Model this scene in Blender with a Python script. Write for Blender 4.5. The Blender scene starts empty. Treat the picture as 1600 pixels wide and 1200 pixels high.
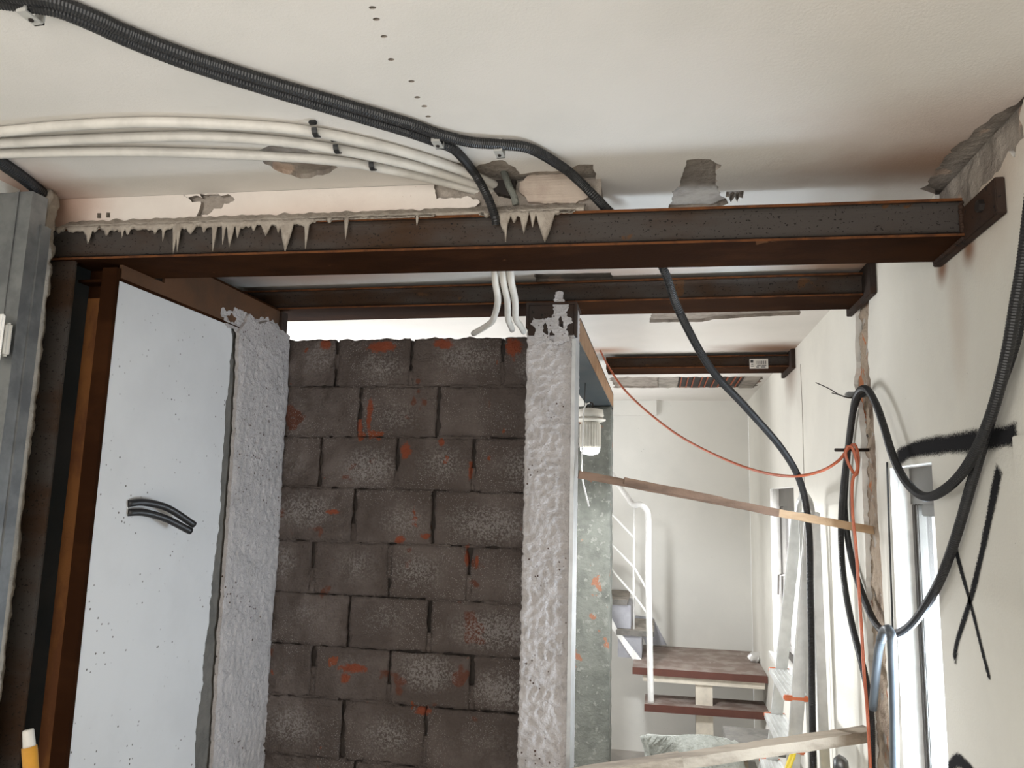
import bpy, bmesh, math, random
from mathutils import Vector, Matrix, noise
from mathutils.geometry import tessellate_polygon
random.seed(7)
S = bpy.context.scene
COL = S.collection
# ------------------------------------------------------------------ camera
F = 1180.0; CZ = 1.6
_d = Vector(((1029-800)/F, -(780-600)/F, -1)); _u = Vector((.026, 1, 0)); _u.z = _u.x*_d.x + _u.y*_d.y
_d.normalize(); _u.normalize(); _x = _d.cross(_u)
R = Matrix((_x, _d, _u))
cam = bpy.data.objects.new('camera', bpy.data.cameras.new('camera')); COL.objects.link(cam)
cam.matrix_world = Matrix.Translation((0, 0, CZ)) @ R.to_4x4()
cam.data.sensor_width = 36; cam.data.lens = F/1600*36; cam.data.clip_start = .02
S.camera = cam
# ------------------------------------------------------------------ light
S.view_settings.view_transform = 'Standard'; S.view_settings.look = 'None'
S.view_settings.exposure = -0.06; S.view_settings.gamma = 1; S.view_settings.use_curve_mapping = False
W = bpy.data.worlds.new('sky'); S.world = W; W.use_nodes = True
W.node_tree.nodes['Background'].inputs[0].default_value = (.93, .97, 1, 1)
W.node_tree.nodes['Background'].inputs[1].default_value = 2.6
def area(name, loc, direction, sx, sy, power, col):
    l = bpy.data.lights.new(name, 'AREA'); l.shape = 'RECTANGLE'; l.size = sx; l.size_y = sy; l.energy = power; l.color = col
    o = bpy.data.objects.new(name, l); COL.objects.link(o); o.location = loc
    o.rotation_euler = Vector(direction).to_track_quat('-Z', 'Z').to_euler(); return o
# daylight from behind the camera; side and stair-room fills are added, without openings
area('camera_side_daylight', (-.2, -2.3, 1.1), (0.05, 1, .25), 2.0, 2.2, 76, (1, .975, .945))
area('side_fill_light', (-1.6, -.5, 1.7), (1, .4, .12), 1.2, 1.0, 27, (1, .98, .95))  # added fill for the right wall; no window is built here
area('near_window_daylight', (1.02, 2.42, .95), (-1, -.03, .5), .5, 1.6, 230, (.74, .87, 1))
area('far_window_daylight', (1.05, 4.9, .95), (-1, -.1, .45), .9, 1.5, 95, (.93, .96, 1))
area('stair_room_fill_light', (-2.5, 4.4, 1.0), (1, -.05, .5), 1.4, 1.6, 82, (.97, .98, 1))  # added unseen fill brightening the stair room; no door is built
def bulb(loc):
    l = bpy.data.lights.new('lamp_light', 'SPOT'); l.energy = 165; l.spot_size = math.radians(172); l.spot_blend = .35
    l.shadow_soft_size = .05; l.color = (.96, .98, 1)
    o = bpy.data.objects.new('lamp_light', l); COL.objects.link(o); o.location = loc

# ------------------------------------------------------------------ pixel -> point on a real plane
def ray(px, py): return R @ Vector(((px-800)/F, -(py-600)/F, -1))
def P(px, py, ax, v):
    i = 'xyz'.index(ax); r = ray(px, py); t = (v-(CZ if i == 2 else 0))/r[i]; p = r*t; p.z += CZ; return p
# ------------------------------------------------------------------ materials
def nt(name):
    m = bpy.data.materials.new(name); m.use_nodes = True
    return m, m.node_tree, m.node_tree.nodes['Principled BSDF']
def N(t, k, **kw):
    n = t.nodes.new(k)
    for a, b in kw.items():
        if a.startswith('i_'):
            key = a[2:]; key = int(key) if key.isdigit() else key.replace('_', ' ')
            n.inputs[key].default_value = b
        else: setattr(n, a, b)
    return n
def c4(c): return (c[0], c[1], c[2], 1)
def noise_n(t, co, scale, detail=4, rough=.6, sc=None):
    if sc:
        mp = N(t, 'ShaderNodeMapping'); mp.inputs['Scale'].default_value = sc; t.links.new(co, mp.inputs[0]); co = mp.outputs[0]
    n = N(t, 'ShaderNodeTexNoise'); n.inputs['Scale'].default_value = scale; n.inputs['Detail'].default_value = detail
    n.inputs['Roughness'].default_value = rough; t.links.new(co, n.inputs['Vector']); return n.outputs['Fac']
def ramp(t, fac, lo, hi, a=0., b=1.):
    m = N(t, 'ShaderNodeMapRange'); m.inputs['From Min'].default_value = lo; m.inputs['From Max'].default_value = hi
    m.inputs['To Min'].default_value = a; m.inputs['To Max'].default_value = b; m.interpolation_type = 'SMOOTHSTEP'
    t.links.new(fac, m.inputs['Value']); return m.outputs[0]
def mix(t, fac, a, b):
    m = N(t, 'ShaderNodeMix', data_type='RGBA')
    if isinstance(fac, float): m.inputs['Factor'].default_value = fac
    else: t.links.new(fac, m.inputs['Factor'])
    for v, k in ((a, 'A'), (b, 'B')):
        s = [x for x in m.inputs if x.name == k and x.type == 'RGBA'][0]
        if isinstance(v, (tuple, list)): s.default_value = c4(v)
        else: t.links.new(v, s)
    return [x for x in m.outputs if x.type == 'RGBA'][0]
def mul(t, a, b, op='MULTIPLY'):
    m = N(t, 'ShaderNodeMath', operation=op)
    for i, v in enumerate((a, b)):
        if isinstance(v, (int, float)): m.inputs[i].default_value = v
        else: t.links.new(v, m.inputs[i])
    return m.outputs[0]
def rough_mat(name, base, second, scale=6, lo=.4, hi=.65, bump=.3, bscale=60, rough=.9, specks=None, stains=(), metal=0., sc=None, bdist=.004, spots=None):
    m, t, p = nt(name); co = N(t, 'ShaderNodeTexCoord').outputs['Object']
    col = mix(t, ramp(t, noise_n(t, co, scale, 5, .6, sc), lo, hi), base, second)
    if spots:   # (colour, scale, threshold)
        for sp in spots:
            f = ramp(t, noise_n(t, co, sp[1], 3, .6, sp[3] if len(sp) > 3 else None), sp[2], sp[2]+.03); col = mix(t, f, col, sp[0])
    if specks:
        v = N(t, 'ShaderNodeTexVoronoi'); v.inputs['Scale'].default_value = specks[1]; t.links.new(co, v.inputs['Vector'])
        f = ramp(t, v.outputs['Distance'], specks[2]*.6, specks[2], 1, 0)
        f = mul(t, f, ramp(t, noise_n(t, co, specks[3] if len(specks) > 3 else 5, 2), .5, .6)); col = mix(t, f, col, specks[0])
    for (pt, rad, sc_, scol, amt) in stains:     # scorch and rust marks where steel was welded
        d = N(t, 'ShaderNodeVectorMath', operation='SUBTRACT'); t.links.new(co, d.inputs[0]); d.inputs[1].default_value = pt
        d2 = N(t, 'ShaderNodeVectorMath', operation='MULTIPLY'); t.links.new(d.outputs[0], d2.inputs[0]); d2.inputs[1].default_value = sc_
        ln = N(t, 'ShaderNodeVectorMath', operation='LENGTH'); t.links.new(d2.outputs[0], ln.inputs[0])
        w = mul(t, ln.outputs['Value'], mul(t, mul(t, noise_n(t, co, 9, 4), .5), .75, 'ADD'))
        f = mul(t, ramp(t, w, rad*.05, rad, 1, 0), amt); col = mix(t, f, col, scol)
    t.links.new(col, p.inputs['Base Color']); p.inputs['Roughness'].default_value = rough; p.inputs['Metallic'].default_value = metal
    if bump:
        b = N(t, 'ShaderNodeBump'); b.inputs['Strength'].default_value = bump; b.inputs['Distance'].default_value = bdist
        t.links.new(noise_n(t, co, bscale, 4, .65), b.inputs['Height']); t.links.new(b.outputs[0], p.inputs['Normal'])
    return m
def plain(name, col, rough=.5, metal=0., bump=0, bs=80):
    m, t, p = nt(name); co = N(t, 'ShaderNodeTexCoord').outputs['Object']
    c = mix(t, ramp(t, noise_n(t, co, 14, 4), .35, .7), col, tuple(x*.82 for x in col)); t.links.new(c, p.inputs['Base Color'])
    p.inputs['Roughness'].default_value = rough; p.inputs['Metallic'].default_value = metal
    if bump:
        b = N(t, 'ShaderNodeBump'); b.inputs['Strength'].default_value = bump; b.inputs['Distance'].default_value = .003
        t.links.new(noise_n(t, co, bs, 4), b.inputs['Height']); t.links.new(b.outputs[0], p.inputs['Normal'])
    return m
RUSTC = (.30, .115, .035); SCORCH = (.17, .08, .035)
M = {}
M['ceil'] = rough_mat('ceiling_paint', (.70, .665, .62), (.665, .635, .59), 3, bump=.25, bscale=170, bdist=.003,
    stains=[((.70, 1.86, 2.405), .36, (.62, 2.0, 1), (.24, .12, .055), .75), ((.68, 1.70, 2.405), .42, (.8, 1.2, 1), RUSTC, .4), ((-1.74, 1.72, 2.405), .34, (1, 1, 1), (.42, .17, .07), .6),
            ((.66, 2.66, 2.405), .26, (.6, 2.2, 1), (.42, .2, .09), .7), ((.62, 4.12, 2.405), .4, (.8, 1.6, 1), SCORCH, .95), ((-1.3, 2.5, 2.405), .45, (.6, 1.4, 1), (.4, .18, .09), .7),
            ((-.3, 4.12, 2.405), .25, (1, 1.6, 1), RUSTC, .7), ((-.15, 2.66, 2.405), .3, (.6, 2.5, 1), (.5, .28, .17), .5)])
M['wall'] = rough_mat('wall_paint', (.70, .68, .615), (.66, .64, .58), 3, bump=.22, bscale=120, specks=((.3, .27, .23), 30, .045, 9),
    stains=[((.72, 1.75, 2.35), .3, (1, .8, 1), (.36, .2, .1), .5), ((.71, 1.86, 2.195), .06, (1, 1, 1), (.2, .08, .03), .9), ((.71, 2.03, 2.2), .06, (1, 1, 1), (.2, .08, .03), .9),
            ((.71, 1.95, 2.05), .22, (1, 2.6, .8), (.42, .28, .18), .25), ((.72, 4.3, 2.35), .3, (1, 1, 1), SCORCH, .6)])
M['backwall'] = rough_mat('stair_wall_paint', (.66, .645, .60), (.62, .61, .57), 2, bump=.15, bscale=90, specks=((.2, .18, .16), 22, .05, 6))
M['panel'] = rough_mat('smooth_panel_paint', (.60, .60, .605), (.56, .56, .565), 2.5, bump=.08, bscale=40, specks=((.12, .11, .1), 46, .17, 6))
M['jamb'] = plain('jamb_paint', (.74, .72, .68), .8)
M['concrete'] = rough_mat('raw_concrete', (.36, .32, .275), (.24, .215, .185), 14, bump=.9, bscale=45, bdist=.01)
M['chip'] = rough_mat('chipped_render', (.355, .31, .265), (.24, .205, .175), 12, bump=.8, bscale=50, bdist=.01, spots=[((.5, .38, .3), 5, .6)])
M['chase'] = rough_mat('chase_rubble', (.34, .27, .20), (.17, .12, .085), 11, bump=1, bscale=38, bdist=.015, sc=(1, 1, .35), spots=[((.36, .13, .05), 7, .6, (1, 1, .5)), ((.05, .04, .035), 9, .66)])
M['mortar'] = rough_mat('dripped_mortar', (.37, .325, .275), (.28, .24, .20), 20, bump=.8, bscale=70, bdist=.008)
M['traymortar'] = rough_mat('tray_mortar', (.30, .31, .28), (.22, .23, .205), 9, bump=.9, bscale=50, bdist=.01)
M['greymortar'] = rough_mat('grey_mortar', (.15, .155, .135), (.105, .11, .095), 9, bump=.9, bscale=50, bdist=.01, spots=[((.24, .11, .065), 6.5, .645), ((.2, .205, .18), 25, .6)])
M['brick'] = rough_mat('mortar_smeared_block', (.108, .086, .076), (.165, .135, .122), 5.5, .4, .7, bump=1, bscale=110, bdist=.02,
    specks=((.28, .255, .24), 150, .3, 4.5), spots=[((.24, .07, .035), 7, .68, (1.3, 1, 1)), ((.14, .06, .042), 5, .62)])
M['clay'] = rough_mat('red_clay', (.36, .09, .035), (.22, .07, .04), 30, bump=.5)
M['stucco'] = rough_mat('trowelled_stucco', (.48, .45, .445), (.42, .395, .39), 12, bump=1, bscale=70, bdist=.014, specks=((.07, .04, .03), 48, .2, 6), spots=[((.07, .035, .025), 26, .70, (1, 1, .6)), ((.25, .08, .04), 7, .74)])
M['jointdark'] = rough_mat('dark_joint', (.045, .037, .033), (.03, .025, .022), 15, bump=.5)
M['peach'] = rough_mat('peach_plaster', (.47, .39, .325), (.40, .32, .265), 14, bump=.5, spots=[((.33, .2, .15), 17, .66)])
M['lint'] = rough_mat('lintel_paint', (.70, .64, .585), (.66, .60, .55), 5, bump=.3, bscale=90, specks=((.4, .3, .25), 60, .08, 9),
    stains=[((-1.74, 1.76, 2.38), .30, (1, 1, 1), (.42, .17, .07), .7), ((-.9, 1.78, 2.30), .12, (.2, 1, 1), (.5, .3, .2), .4)])
M['strip'] = rough_mat('pale_old_render', (.50, .44, .37), (.36, .32, .27), 14, bump=.8, bscale=50, bdist=.01)
M['edge'] = rough_mat('cut_render_edge', (.15, .14, .125), (.11, .105, .095), 15, bump=.8, bscale=40, bdist=.008)
M['rust'] = rough_mat('rusted_edge', (.13, .048, .017), (.07, .028, .013), 22, bump=.4, bscale=120, rough=.8)
M['steel'] = rough_mat('mill_scale_steel', (.036, .027, .023), (.045, .025, .017), 7, bump=.3, bscale=90, rough=.75, metal=.05, sc=(.5, 1, 1), spots=[((.016, .013, .012), 55, .63), ((.13, .06, .028), 11, .7)])
M['steelweb'] = rough_mat('grey_web_steel', (.058, .050, .045), (.045, .024, .013), 5, bump=.35, bscale=90, rough=.7, metal=.05, sc=(.4, 1, 1), spots=[((.09, .045, .022), 9, .66), ((.012, .010, .009), 120, .62, (1, 1, 1.3))])
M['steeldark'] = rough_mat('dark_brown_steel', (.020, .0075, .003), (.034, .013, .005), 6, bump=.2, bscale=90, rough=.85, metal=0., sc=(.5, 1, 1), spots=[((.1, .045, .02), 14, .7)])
M['joist'] = rough_mat('brown_joist_steel', (.12, .062, .035), (.085, .05, .032), 6, bump=.2, rough=.5, metal=.2, spots=[((.2, .11, .07), 12, .7)])
M['slate'] = rough_mat('blue_grey_steel', (.035, .045, .05), (.05, .055, .058), 5, bump=.15, rough=.45, metal=.3)
M['orange_rust'] = rough_mat('orange_rust', (.16, .065, .02), (.10, .038, .015), 16, bump=.5, bscale=90, rough=.85, sc=(1, 1, .4))
M['bronze'] = rough_mat('rust_film_steel', (.27, .16, .09), (.2, .11, .055), 10, bump=.2, rough=.6)
M['galv'] = rough_mat('galvanised_steel', (.25, .255, .255), (.18, .185, .19), 12, bump=.1, rough=.38, metal=.8)
M['alu'] = plain('aluminium', (.66, .67, .66), .35, .55)
M['bead'] = plain('bead_aluminium', (.38, .38, .375), .45, .4)
M['frame'] = plain('window_aluminium', (.075, .066, .058), .5, .3)
M['framel'] = plain('shutter_box', (.13, .12, .105), .5, .2)
M['black'] = plain('black_conduit', (.013, .013, .014), .45)
M['greycon'] = plain('grey_conduit', (.07, .08, .09), .42)
M['white'] = plain('white_conduit', (.62, .59, .54), .45)
M['whitemetal'] = plain('white_painted_metal', (.80, .79, .76), .35)
M['clip'] = plain('grey_clip', (.45, .44, .41), .5)
M['orange'] = plain('orange_cable', (.47, .12, .055), .45)
M['opl'] = plain('orange_plastic', (.75, .20, .08), .5)
M['tread'] = rough_mat('dusty_tread', (.22, .16, .135), (.34, .285, .25), 9, bump=.3, rough=.6, spots=[((.5, .45, .4), 16, .7)])
M['treadedge'] = plain('tread_edge', (.11, .038, .026), .5)
M['stringer'] = plain('cream_stringer', (.70, .64, .54), .5)
M['bluewhite'] = plain('grey_riser', (.34, .34, .365), .5)
M['woodg'] = rough_mat('weathered_wood', (.34, .285, .22), (.20, .16, .12), 7, bump=.6, bscale=40, sc=(.25, 3, 3), rough=.85, spots=[((.5, .28, .12), 9, .72)])
M['woodb'] = rough_mat('brown_wood', (.20, .125, .085), (.12, .075, .05), 7, bump=.6, bscale=40, sc=(.25, 3, 3), rough=.85)
M['woodl'] = rough_mat('pale_wood', (.48, .33, .20), (.36, .23, .13), 7, bump=.5, bscale=40, sc=(.25, 3, 3), rough=.8)
M['yellow'] = plain('yellow_plastic', (.75, .55, .04), .4)
M['amber'] = plain('amber_plastic', (.62, .30, .04), .4)
M['iron'] = plain('dark_iron', (.035, .028, .025), .6, .5)
M['foil'] = plain('crumpled_foil', (.7, .69, .67), .3, .5)
M['ceramic'] = plain('lamp_ceramic', (.66, .63, .56), .5)
M['floor'] = rough_mat('dusty_floor', (.42, .39, .355), (.33, .31, .28), 4, bump=.4)
M['paper'] = plain('paper_label', (.72, .70, .66), .7)
M['ink'] = plain('label_ink', (.05, .05, .05), .7)
m, t, p = nt('lamp_glow'); p.inputs['Emission Color'].default_value = (1, 1, 1, 1); p.inputs['Emission Strength'].default_value = 14; M['glow'] = m
m, t, p = nt('window_glass')
tr = N(t, 'ShaderNodeBsdfTransparent'); gl = N(t, 'ShaderNodeBsdfGlossy'); gl.inputs['Roughness'].default_value = .05; ms = N(t, 'ShaderNodeMixShader'); ms.inputs[0].default_value = .06
t.links.new(tr.outputs[0], ms.inputs[1]); t.links.new(gl.outputs[0], ms.inputs[2]); t.links.new(ms.outputs[0], t.nodes['Material Output'].inputs[0]); M['glass'] = m
m, t, p = nt('black_spray')
at = N(t, 'ShaderNodeAttribute', attribute_name='spread'); co = N(t, 'ShaderNodeTexCoord').outputs['Object']
f = mul(t, at.outputs['Fac'], mul(t, mul(t, noise_n(t, co, 220, 2), 1.1), -.55, 'ADD'), 'ADD')
t.links.new(ramp(t, f, .45, .95, 1, 0), p.inputs['Alpha']); p.inputs['Base Color'].default_value = (.02, .02, .022, 1); p.inputs['Roughness'].default_value = .95; p.inputs['Specular IOR Level'].default_value = .1; M['spray'] = m

t = M['brick'].node_tree; p = t.nodes['Principled BSDF']; src = p.inputs['Base Color'].links[0].from_socket
at = N(t, 'ShaderNodeAttribute', attribute_name='spread'); co = N(t, 'ShaderNodeTexCoord').outputs['Object']
f = mul(t, at.outputs['Fac'], ramp(t, noise_n(t, co, 120, 3, .75), .36, .66), 'MULTIPLY')
t.links.new(mix(t, ramp(t, f, .05, .75, 0, .85), src, (.30, .275, .26)), p.inputs['Base Color'])
for k_ in ('steel', 'steelweb', 'steeldark', 'rust', 'orange_rust', 'slate', 'joist', 'bronze', 'brick', 'jointdark'): M[k_].node_tree.nodes['Principled BSDF'].inputs['Specular IOR Level'].default_value = .14
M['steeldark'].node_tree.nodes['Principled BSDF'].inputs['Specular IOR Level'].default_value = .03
# ------------------------------------------------------------------ mesh helpers
def build(name, bm, mats, parent=None, smooth=False):
    me = bpy.data.meshes.new(name); bmesh.ops.recalc_face_normals(bm, faces=bm.faces); bm.to_mesh(me); bm.free()
    o = bpy.data.objects.new(name, me); COL.objects.link(o)
    for m_ in (mats if isinstance(mats, (list, tuple)) else [mats]): me.materials.append(M[m_])
    if smooth:
        for f_ in me.polygons: f_.use_smooth = True
    if parent: o.parent = parent; o.matrix_parent_inverse = Matrix.Translation(-parent.location)
    return o
def empty(name, loc=(0, 0, 0)):
    o = bpy.data.objects.new(name, None); COL.objects.link(o); o.location = loc; o.empty_display_size = .05; return o
def tag(o, label, cat, group=None):
    o['label'] = label; o['category'] = cat
    if group: o['group'] = group
    return o
def struct(o): o['kind'] = 'structure'; return o
def hexa(bm, c, mi=0):   # 8 corners: bottom 4 ccw, top 4
    v = [bm.verts.new(p_) for p_ in c]
    for q in ((0, 3, 2, 1), (4, 5, 6, 7), (0, 1, 5, 4), (1, 2, 6, 5), (2, 3, 7, 6), (3, 0, 4, 7)):
        f_ = bm.faces.new([v[i] for i in q]); f_.material_index = mi
def box(bm, x0, x1, y0, y1, z0, z1, mi=0):
    hexa(bm, [(x0, y0, z0), (x1, y0, z0), (x1, y1, z0), (x0, y1, z0), (x0, y0, z1), (x1, y0, z1), (x1, y1, z1), (x0, y1, z1)], mi)
def bevel(bm, w=.003, seg=2):
    bmesh.ops.remove_doubles(bm, verts=bm.verts, dist=1e-5)
    bmesh.ops.bevel(bm, geom=list(bm.edges), offset=w, segments=seg, affect='EDGES', clamp_overlap=True)
def bbox(name, b, m_, parent=None, bev=.003):
    bm = bmesh.new(); box(bm, *b)
    if bev: bevel(bm, bev)
    return build(name, bm, m_, parent)
def bar(bm, a, b, w, h, up=Vector((0, 0, 1)), mi=0):
    a = Vector(a); b = Vector(b); d = (b-a).normalized(); s = d.cross(up).normalized(); u = s.cross(d)
    c = []
    for pt in (a, b):
        c += [pt-s*w/2-u*h/2, pt+s*w/2-u*h/2, pt+s*w/2+u*h/2, pt-s*w/2+u*h/2]
    hexa(bm, c, mi)
def catmull(pts, step):
    pts = [Vector(p_) for p_ in pts]; pts = [pts[0]*2-pts[1]]+pts+[pts[-1]*2-pts[-2]]; out = []
    for i in range(1, len(pts)-2):
        p0, p1, p2, p3 = pts[i-1:i+3]; n = max(2, int((p2-p1).length/step))
        for k in range(n):
            s = k/n
            out.append(.5*((2*p1)+(p2-p0)*s+(2*p0-5*p1+4*p2-p3)*s*s+(3*p1-p0-3*p2+p3)*s**3))
    out.append(pts[-2]); return out
def tube_bm(bm, pts, r, seg=10, step=.02, ribs=0, raw=False, prof=None, mi=0):
    if raw: path = [Vector(p_) for p_ in pts]
    else: path = catmull(pts, ribs/2 if ribs else step)
    n = None; rings = []
    for i, p_ in enumerate(path):
        tg = (path[min(i+1, len(path)-1)]-path[max(i-1, 0)]).normalized()
        if n is None: n = tg.orthogonal().normalized()
        n = (n-tg*n.dot(tg)).normalized(); b = tg.cross(n)
        rr = r if not prof else prof[i]
        if ribs: rr = r*(1.0 if i % 2 else .9)
        rings.append([bm.verts.new(p_+(n*math.cos(a)+b*math.sin(a))*rr) for a in (2*math.pi*k/seg for k in range(seg))])
    for a, b in zip(rings, rings[1:]):
        for k in range(seg):
            f_ = bm.faces.new((a[k], a[(k+1) % seg], b[(k+1) % seg], b[k])); f_.material_index = mi
    bm.faces.new(rings[0][::-1]).material_index = mi; bm.faces.new(rings[-1]).material_index = mi
def tube(name, pts, r, m_, parent=None, **k):
    bm = bmesh.new(); tube_bm(bm, pts, r, **k); return build(name, bm, m_, parent, smooth=not k.get('ribs'))
def lathe(name, c, prof, m_, parent=None, seg=24, flutes=0):
    bm = bmesh.new(); rings = []
    for (r, z) in prof:
        rings.append([bm.verts.new((c[0]+r*(1-(.1 if flutes and k % 2 else 0))*math.cos(2*math.pi*k/seg), c[1]+r*(1-(.1 if flutes and k % 2 else 0))*math.sin(2*math.pi*k/seg), c[2]+z)) for k in range(seg)])
    for a, b in zip(rings, rings[1:]):
        for k in range(seg): bm.faces.new((a[k], a[(k+1) % seg], b[(k+1) % seg], b[k]))
    bm.faces.new(rings[0]); bm.faces.new(rings[-1]); return build(name, bm, m_, parent, smooth=not flutes)
def ragged(poly, amp=.006, step=.015, closed=True, seed=0.):
    out = []; n = len(poly)
    for i in range(n if closed else n-1):
        a = Vector(poly[i]); b = Vector(poly[(i+1) % n]); L = (b-a).length; k = max(1, int(L/step))
        nn = Vector((-(b-a).y, (b-a).x)).normalized()
        for j in range(k):
            q = a.lerp(b, j/k)
            q += nn*amp*(noise.noise(Vector((q.x*38, q.y*38, seed)))*1.6+noise.noise(Vector((q.x*120, q.y*120, seed+3)))*.8) if j else Vector((0, 0))
            out.append((q.x, q.y))
    if not closed: out.append(tuple(poly[-1]))
    return out
def sheet(name, outline, holes, to3, off, m_, parent=None, side=0):
    """flat layer with holes; to3 maps (u,v) to a point, off = thickness vector"""
    loops = [outline]+holes; flat = [q for l in loops for q in l]
    tris = tessellate_polygon([[Vector((a, b, 0)) for a, b in l] for l in loops])
    bm = bmesh.new(); V0 = [bm.verts.new(to3(*q)) for q in flat]; V1 = [bm.verts.new(Vector(to3(*q))+Vector(off)) for q in flat]
    for tr_ in tris:
        try: bm.faces.new([V0[i] for i in tr_]); bm.faces.new([V1[i] for i in reversed(tr_)])
        except ValueError: pass
    s = 0
    for l in loops:
        for i in range(len(l)):
            j = (i+1) % len(l)
            try: f_ = bm.faces.new((V0[s+i], V0[s+j], V1[s+j], V1[s+i])); f_.material_index = side
            except ValueError: pass
        s += len(l)
    return build(name, bm, m_, parent)
def nz(p_, f, s=0.): return noise.noise(Vector((p_[0]*f+s, p_[1]*f, p_[2]*f)))
def relief(name, to3, u0, u1, v0, v1, step, amp, freq, m_, parent=None, nrm=(0, 0, 1), edge=0):
    """rough surface grid, displaced along nrm"""
    bm = bmesh.new(); nu = max(2, int((u1-u0)/step)); nv = max(2, int((v1-v0)/step)); g = []
    nrm = Vector(nrm)
    for j in range(nv+1):
        row = []
        for i in range(nu+1):
            q = Vector(to3(u0+(u1-u0)*i/nu, v0+(v1-v0)*j/nv))
            row.append(bm.verts.new(q+nrm*amp*(nz(q, freq)+.5*nz(q, freq*2.7, 5)+.25*nz(q, freq*6, 9))))
        g.append(row)
    for j in range(nv):
        for i in range(nu): bm.faces.new((g[j][i], g[j][i+1], g[j+1][i+1], g[j+1][i]))
    return build(name, bm, m_, parent, smooth=True)
def rough_box(name, b, step, amp, freq, m_, parent=None, boxes=None):
    bm = bmesh.new()
    for (x0, x1, y0, y1, z0, z1) in (boxes or [b]):
        t_ = bmesh.new(); box(t_, x0, x1, y0, y1, z0, z1)
        for ax, (a, c) in enumerate(((x0, x1), (y0, y1), (z0, z1))):
            n = int((c-a)/step)
            for k in range(1, n):
                co_ = Vector((0, 0, 0)); co_[ax] = a+(c-a)*k/n; no = Vector((0, 0, 0)); no[ax] = 1
                bmesh.ops.bisect_plane(t_, geom=t_.verts[:]+t_.edges[:]+t_.faces[:], plane_co=co_, plane_no=no)
        ce = Vector(((x0+x1)/2, (y0+y1)/2, (z0+z1)/2)); hs = Vector(((x1-x0)/2, (y1-y0)/2, (z1-z0)/2))
        t_.normal_update()
        for v in t_.verts:
            n = v.normal; a_ = amp*(nz(v.co, freq)+.5*nz(v.co, freq*2.5, 4)+.3*nz(v.co, freq*6, 8)-.3) if name != 'render_coat' else amp*(.9-2.6*abs(nz(v.co, freq))+.5*nz(v.co, freq*2.2, 4)-.4*abs(nz(v.co, 14))); v.co += n*a_
        if name == 'block_courses':
            sl = t_.verts.layers.float.new('spread'); k_ = random.uniform(.3, 1.3); ox, oz = random.uniform(-.06, .06), random.uniform(-.02, .03)
            for v in t_.verts:
                rr = math.hypot((v.co.x-ce.x-ox)/max(hs.x, .05), (v.co.z-ce.z-oz)/hs.z); v[sl] = k_*max(0, 1-rr*.95)
        me = bpy.data.meshes.new('tmp'); t_.to_mesh(me); bm.from_mesh(me); bpy.data.meshes.remove(me); t_.free()
    return build(name, bm, m_, parent, smooth=True)

ZJ = 2.165; HC = 2.405; XR = .71; XL = -1.74; YB = 6.3; XP = -1.478; ZF = -.34
def yf(x): return 1.743+(x+1.634)/2.334*.077      # front edge of the nearest beam
def PF(px, py, off=.035):
    y = 1.8
    for _ in range(8): q = P(px, py, 'y', y); y = yf(q.x)+off
    return (q.x, q.z)
def cz(px, py): p_ = P(px, py, 'z', HC); return (p_.x, p_.y)
def wr(px, py): p_ = P(px, py, 'x', XR); return (p_.y, p_.z)

# ================================================================== ceiling
holes = []
def cpatch(pts, amp=.005, seed=0): holes.append(ragged([cz(*q) for q in pts], amp, .012, seed=seed))
cpatch([(690, 278), (700, 251), (745, 260), (770, 251), (785, 250), (806, 262), (812, 272), (845, 268), (888, 266), (905, 257), (927, 257), (932, 285), (800, 290)], .004, 1)
cpatch([(835, 428), (838, 441), (900, 441), (958, 439), (955, 426)], .003, 14)
cpatch([(402, 236), (420, 228), (470, 232), (500, 243), (527, 262), (510, 272), (470, 279), (440, 270), (410, 252)], .007, 2)
cpatch([(1073, 250), (1110, 249), (1127, 258), (1118, 270), (1122, 298), (1138, 318), (1120, 326), (1045, 328), (1050, 300), (1062, 290)], .005, 4)
cpatch([(1135, 299), (1162, 298), (1161, 310), (1155, 308), (1152, 316), (1148, 308), (1142, 316), (1139, 308), (1134, 308)], .001, 5)
cpatch([(1015, 497), (1015, 504), (1098, 503), (1115, 499), (1180, 495), (1250, 492), (1250, 484), (1020, 486)], .004, 6)
for q in [(582, 12), (588, 30), (600, 57), (611, 93), (643, 127), (652, 152), (663, 166), (669, 182), (702, 235)]:
    u, v = cz(*q); holes.append([(u+.0065*math.cos(a), v+.0045*math.sin(a)) for a in [k*math.pi/4 for k in range(8)]])
# strip where the old partition stood
Ys0 = P(1060, 589, 'z', HC).y; Ys1 = P(1060, 606, 'z', HC).y
holes.append(ragged([(-.32, Ys0), (.67, Ys0), (.67, Ys1), (-.32, Ys1)], .02, .03, seed=8))
# corner hole at the right wall is an indent of the outline
cor = [cz(*q) for q in [(1448, 290), (1460, 270), (1476, 246), (1500, 222), (1512, 218), (1530, 198), (1548, 184), (1575, 168)]]
out = [(-3.2, -2.6), (XR, -2.6), (XR, cor[-1][1]-.01)]+ragged(cor[::-1], .006, .012, False, 9)+[(XR-.05, cor[0][1]+.02), (XR, cor[0][1]+.06), (XR, YB), (-3.2, YB)]
slab = bbox('ceiling', (-3.3, 1.1, -2.7, YB+.15, HC+.014, HC+.2), 'chip', bev=0); struct(slab)
sheet('plaster_layer', out, holes, lambda a, b: Vector((a, b, HC)), (0, 0, .0138), ['ceil', 'chip'], slab, side=1)
bm = bmesh.new()   # hollow block ribs in the strip
x = .15
while x < .56:
    box(bm, x, x+.007, Ys0+.004, Ys1-.01, HC-.001, HC+.0139); x += random.uniform(.035, .06)
build('clay_rib', bm, 'clay', slab)['kind'] = 'stuff'
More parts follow.
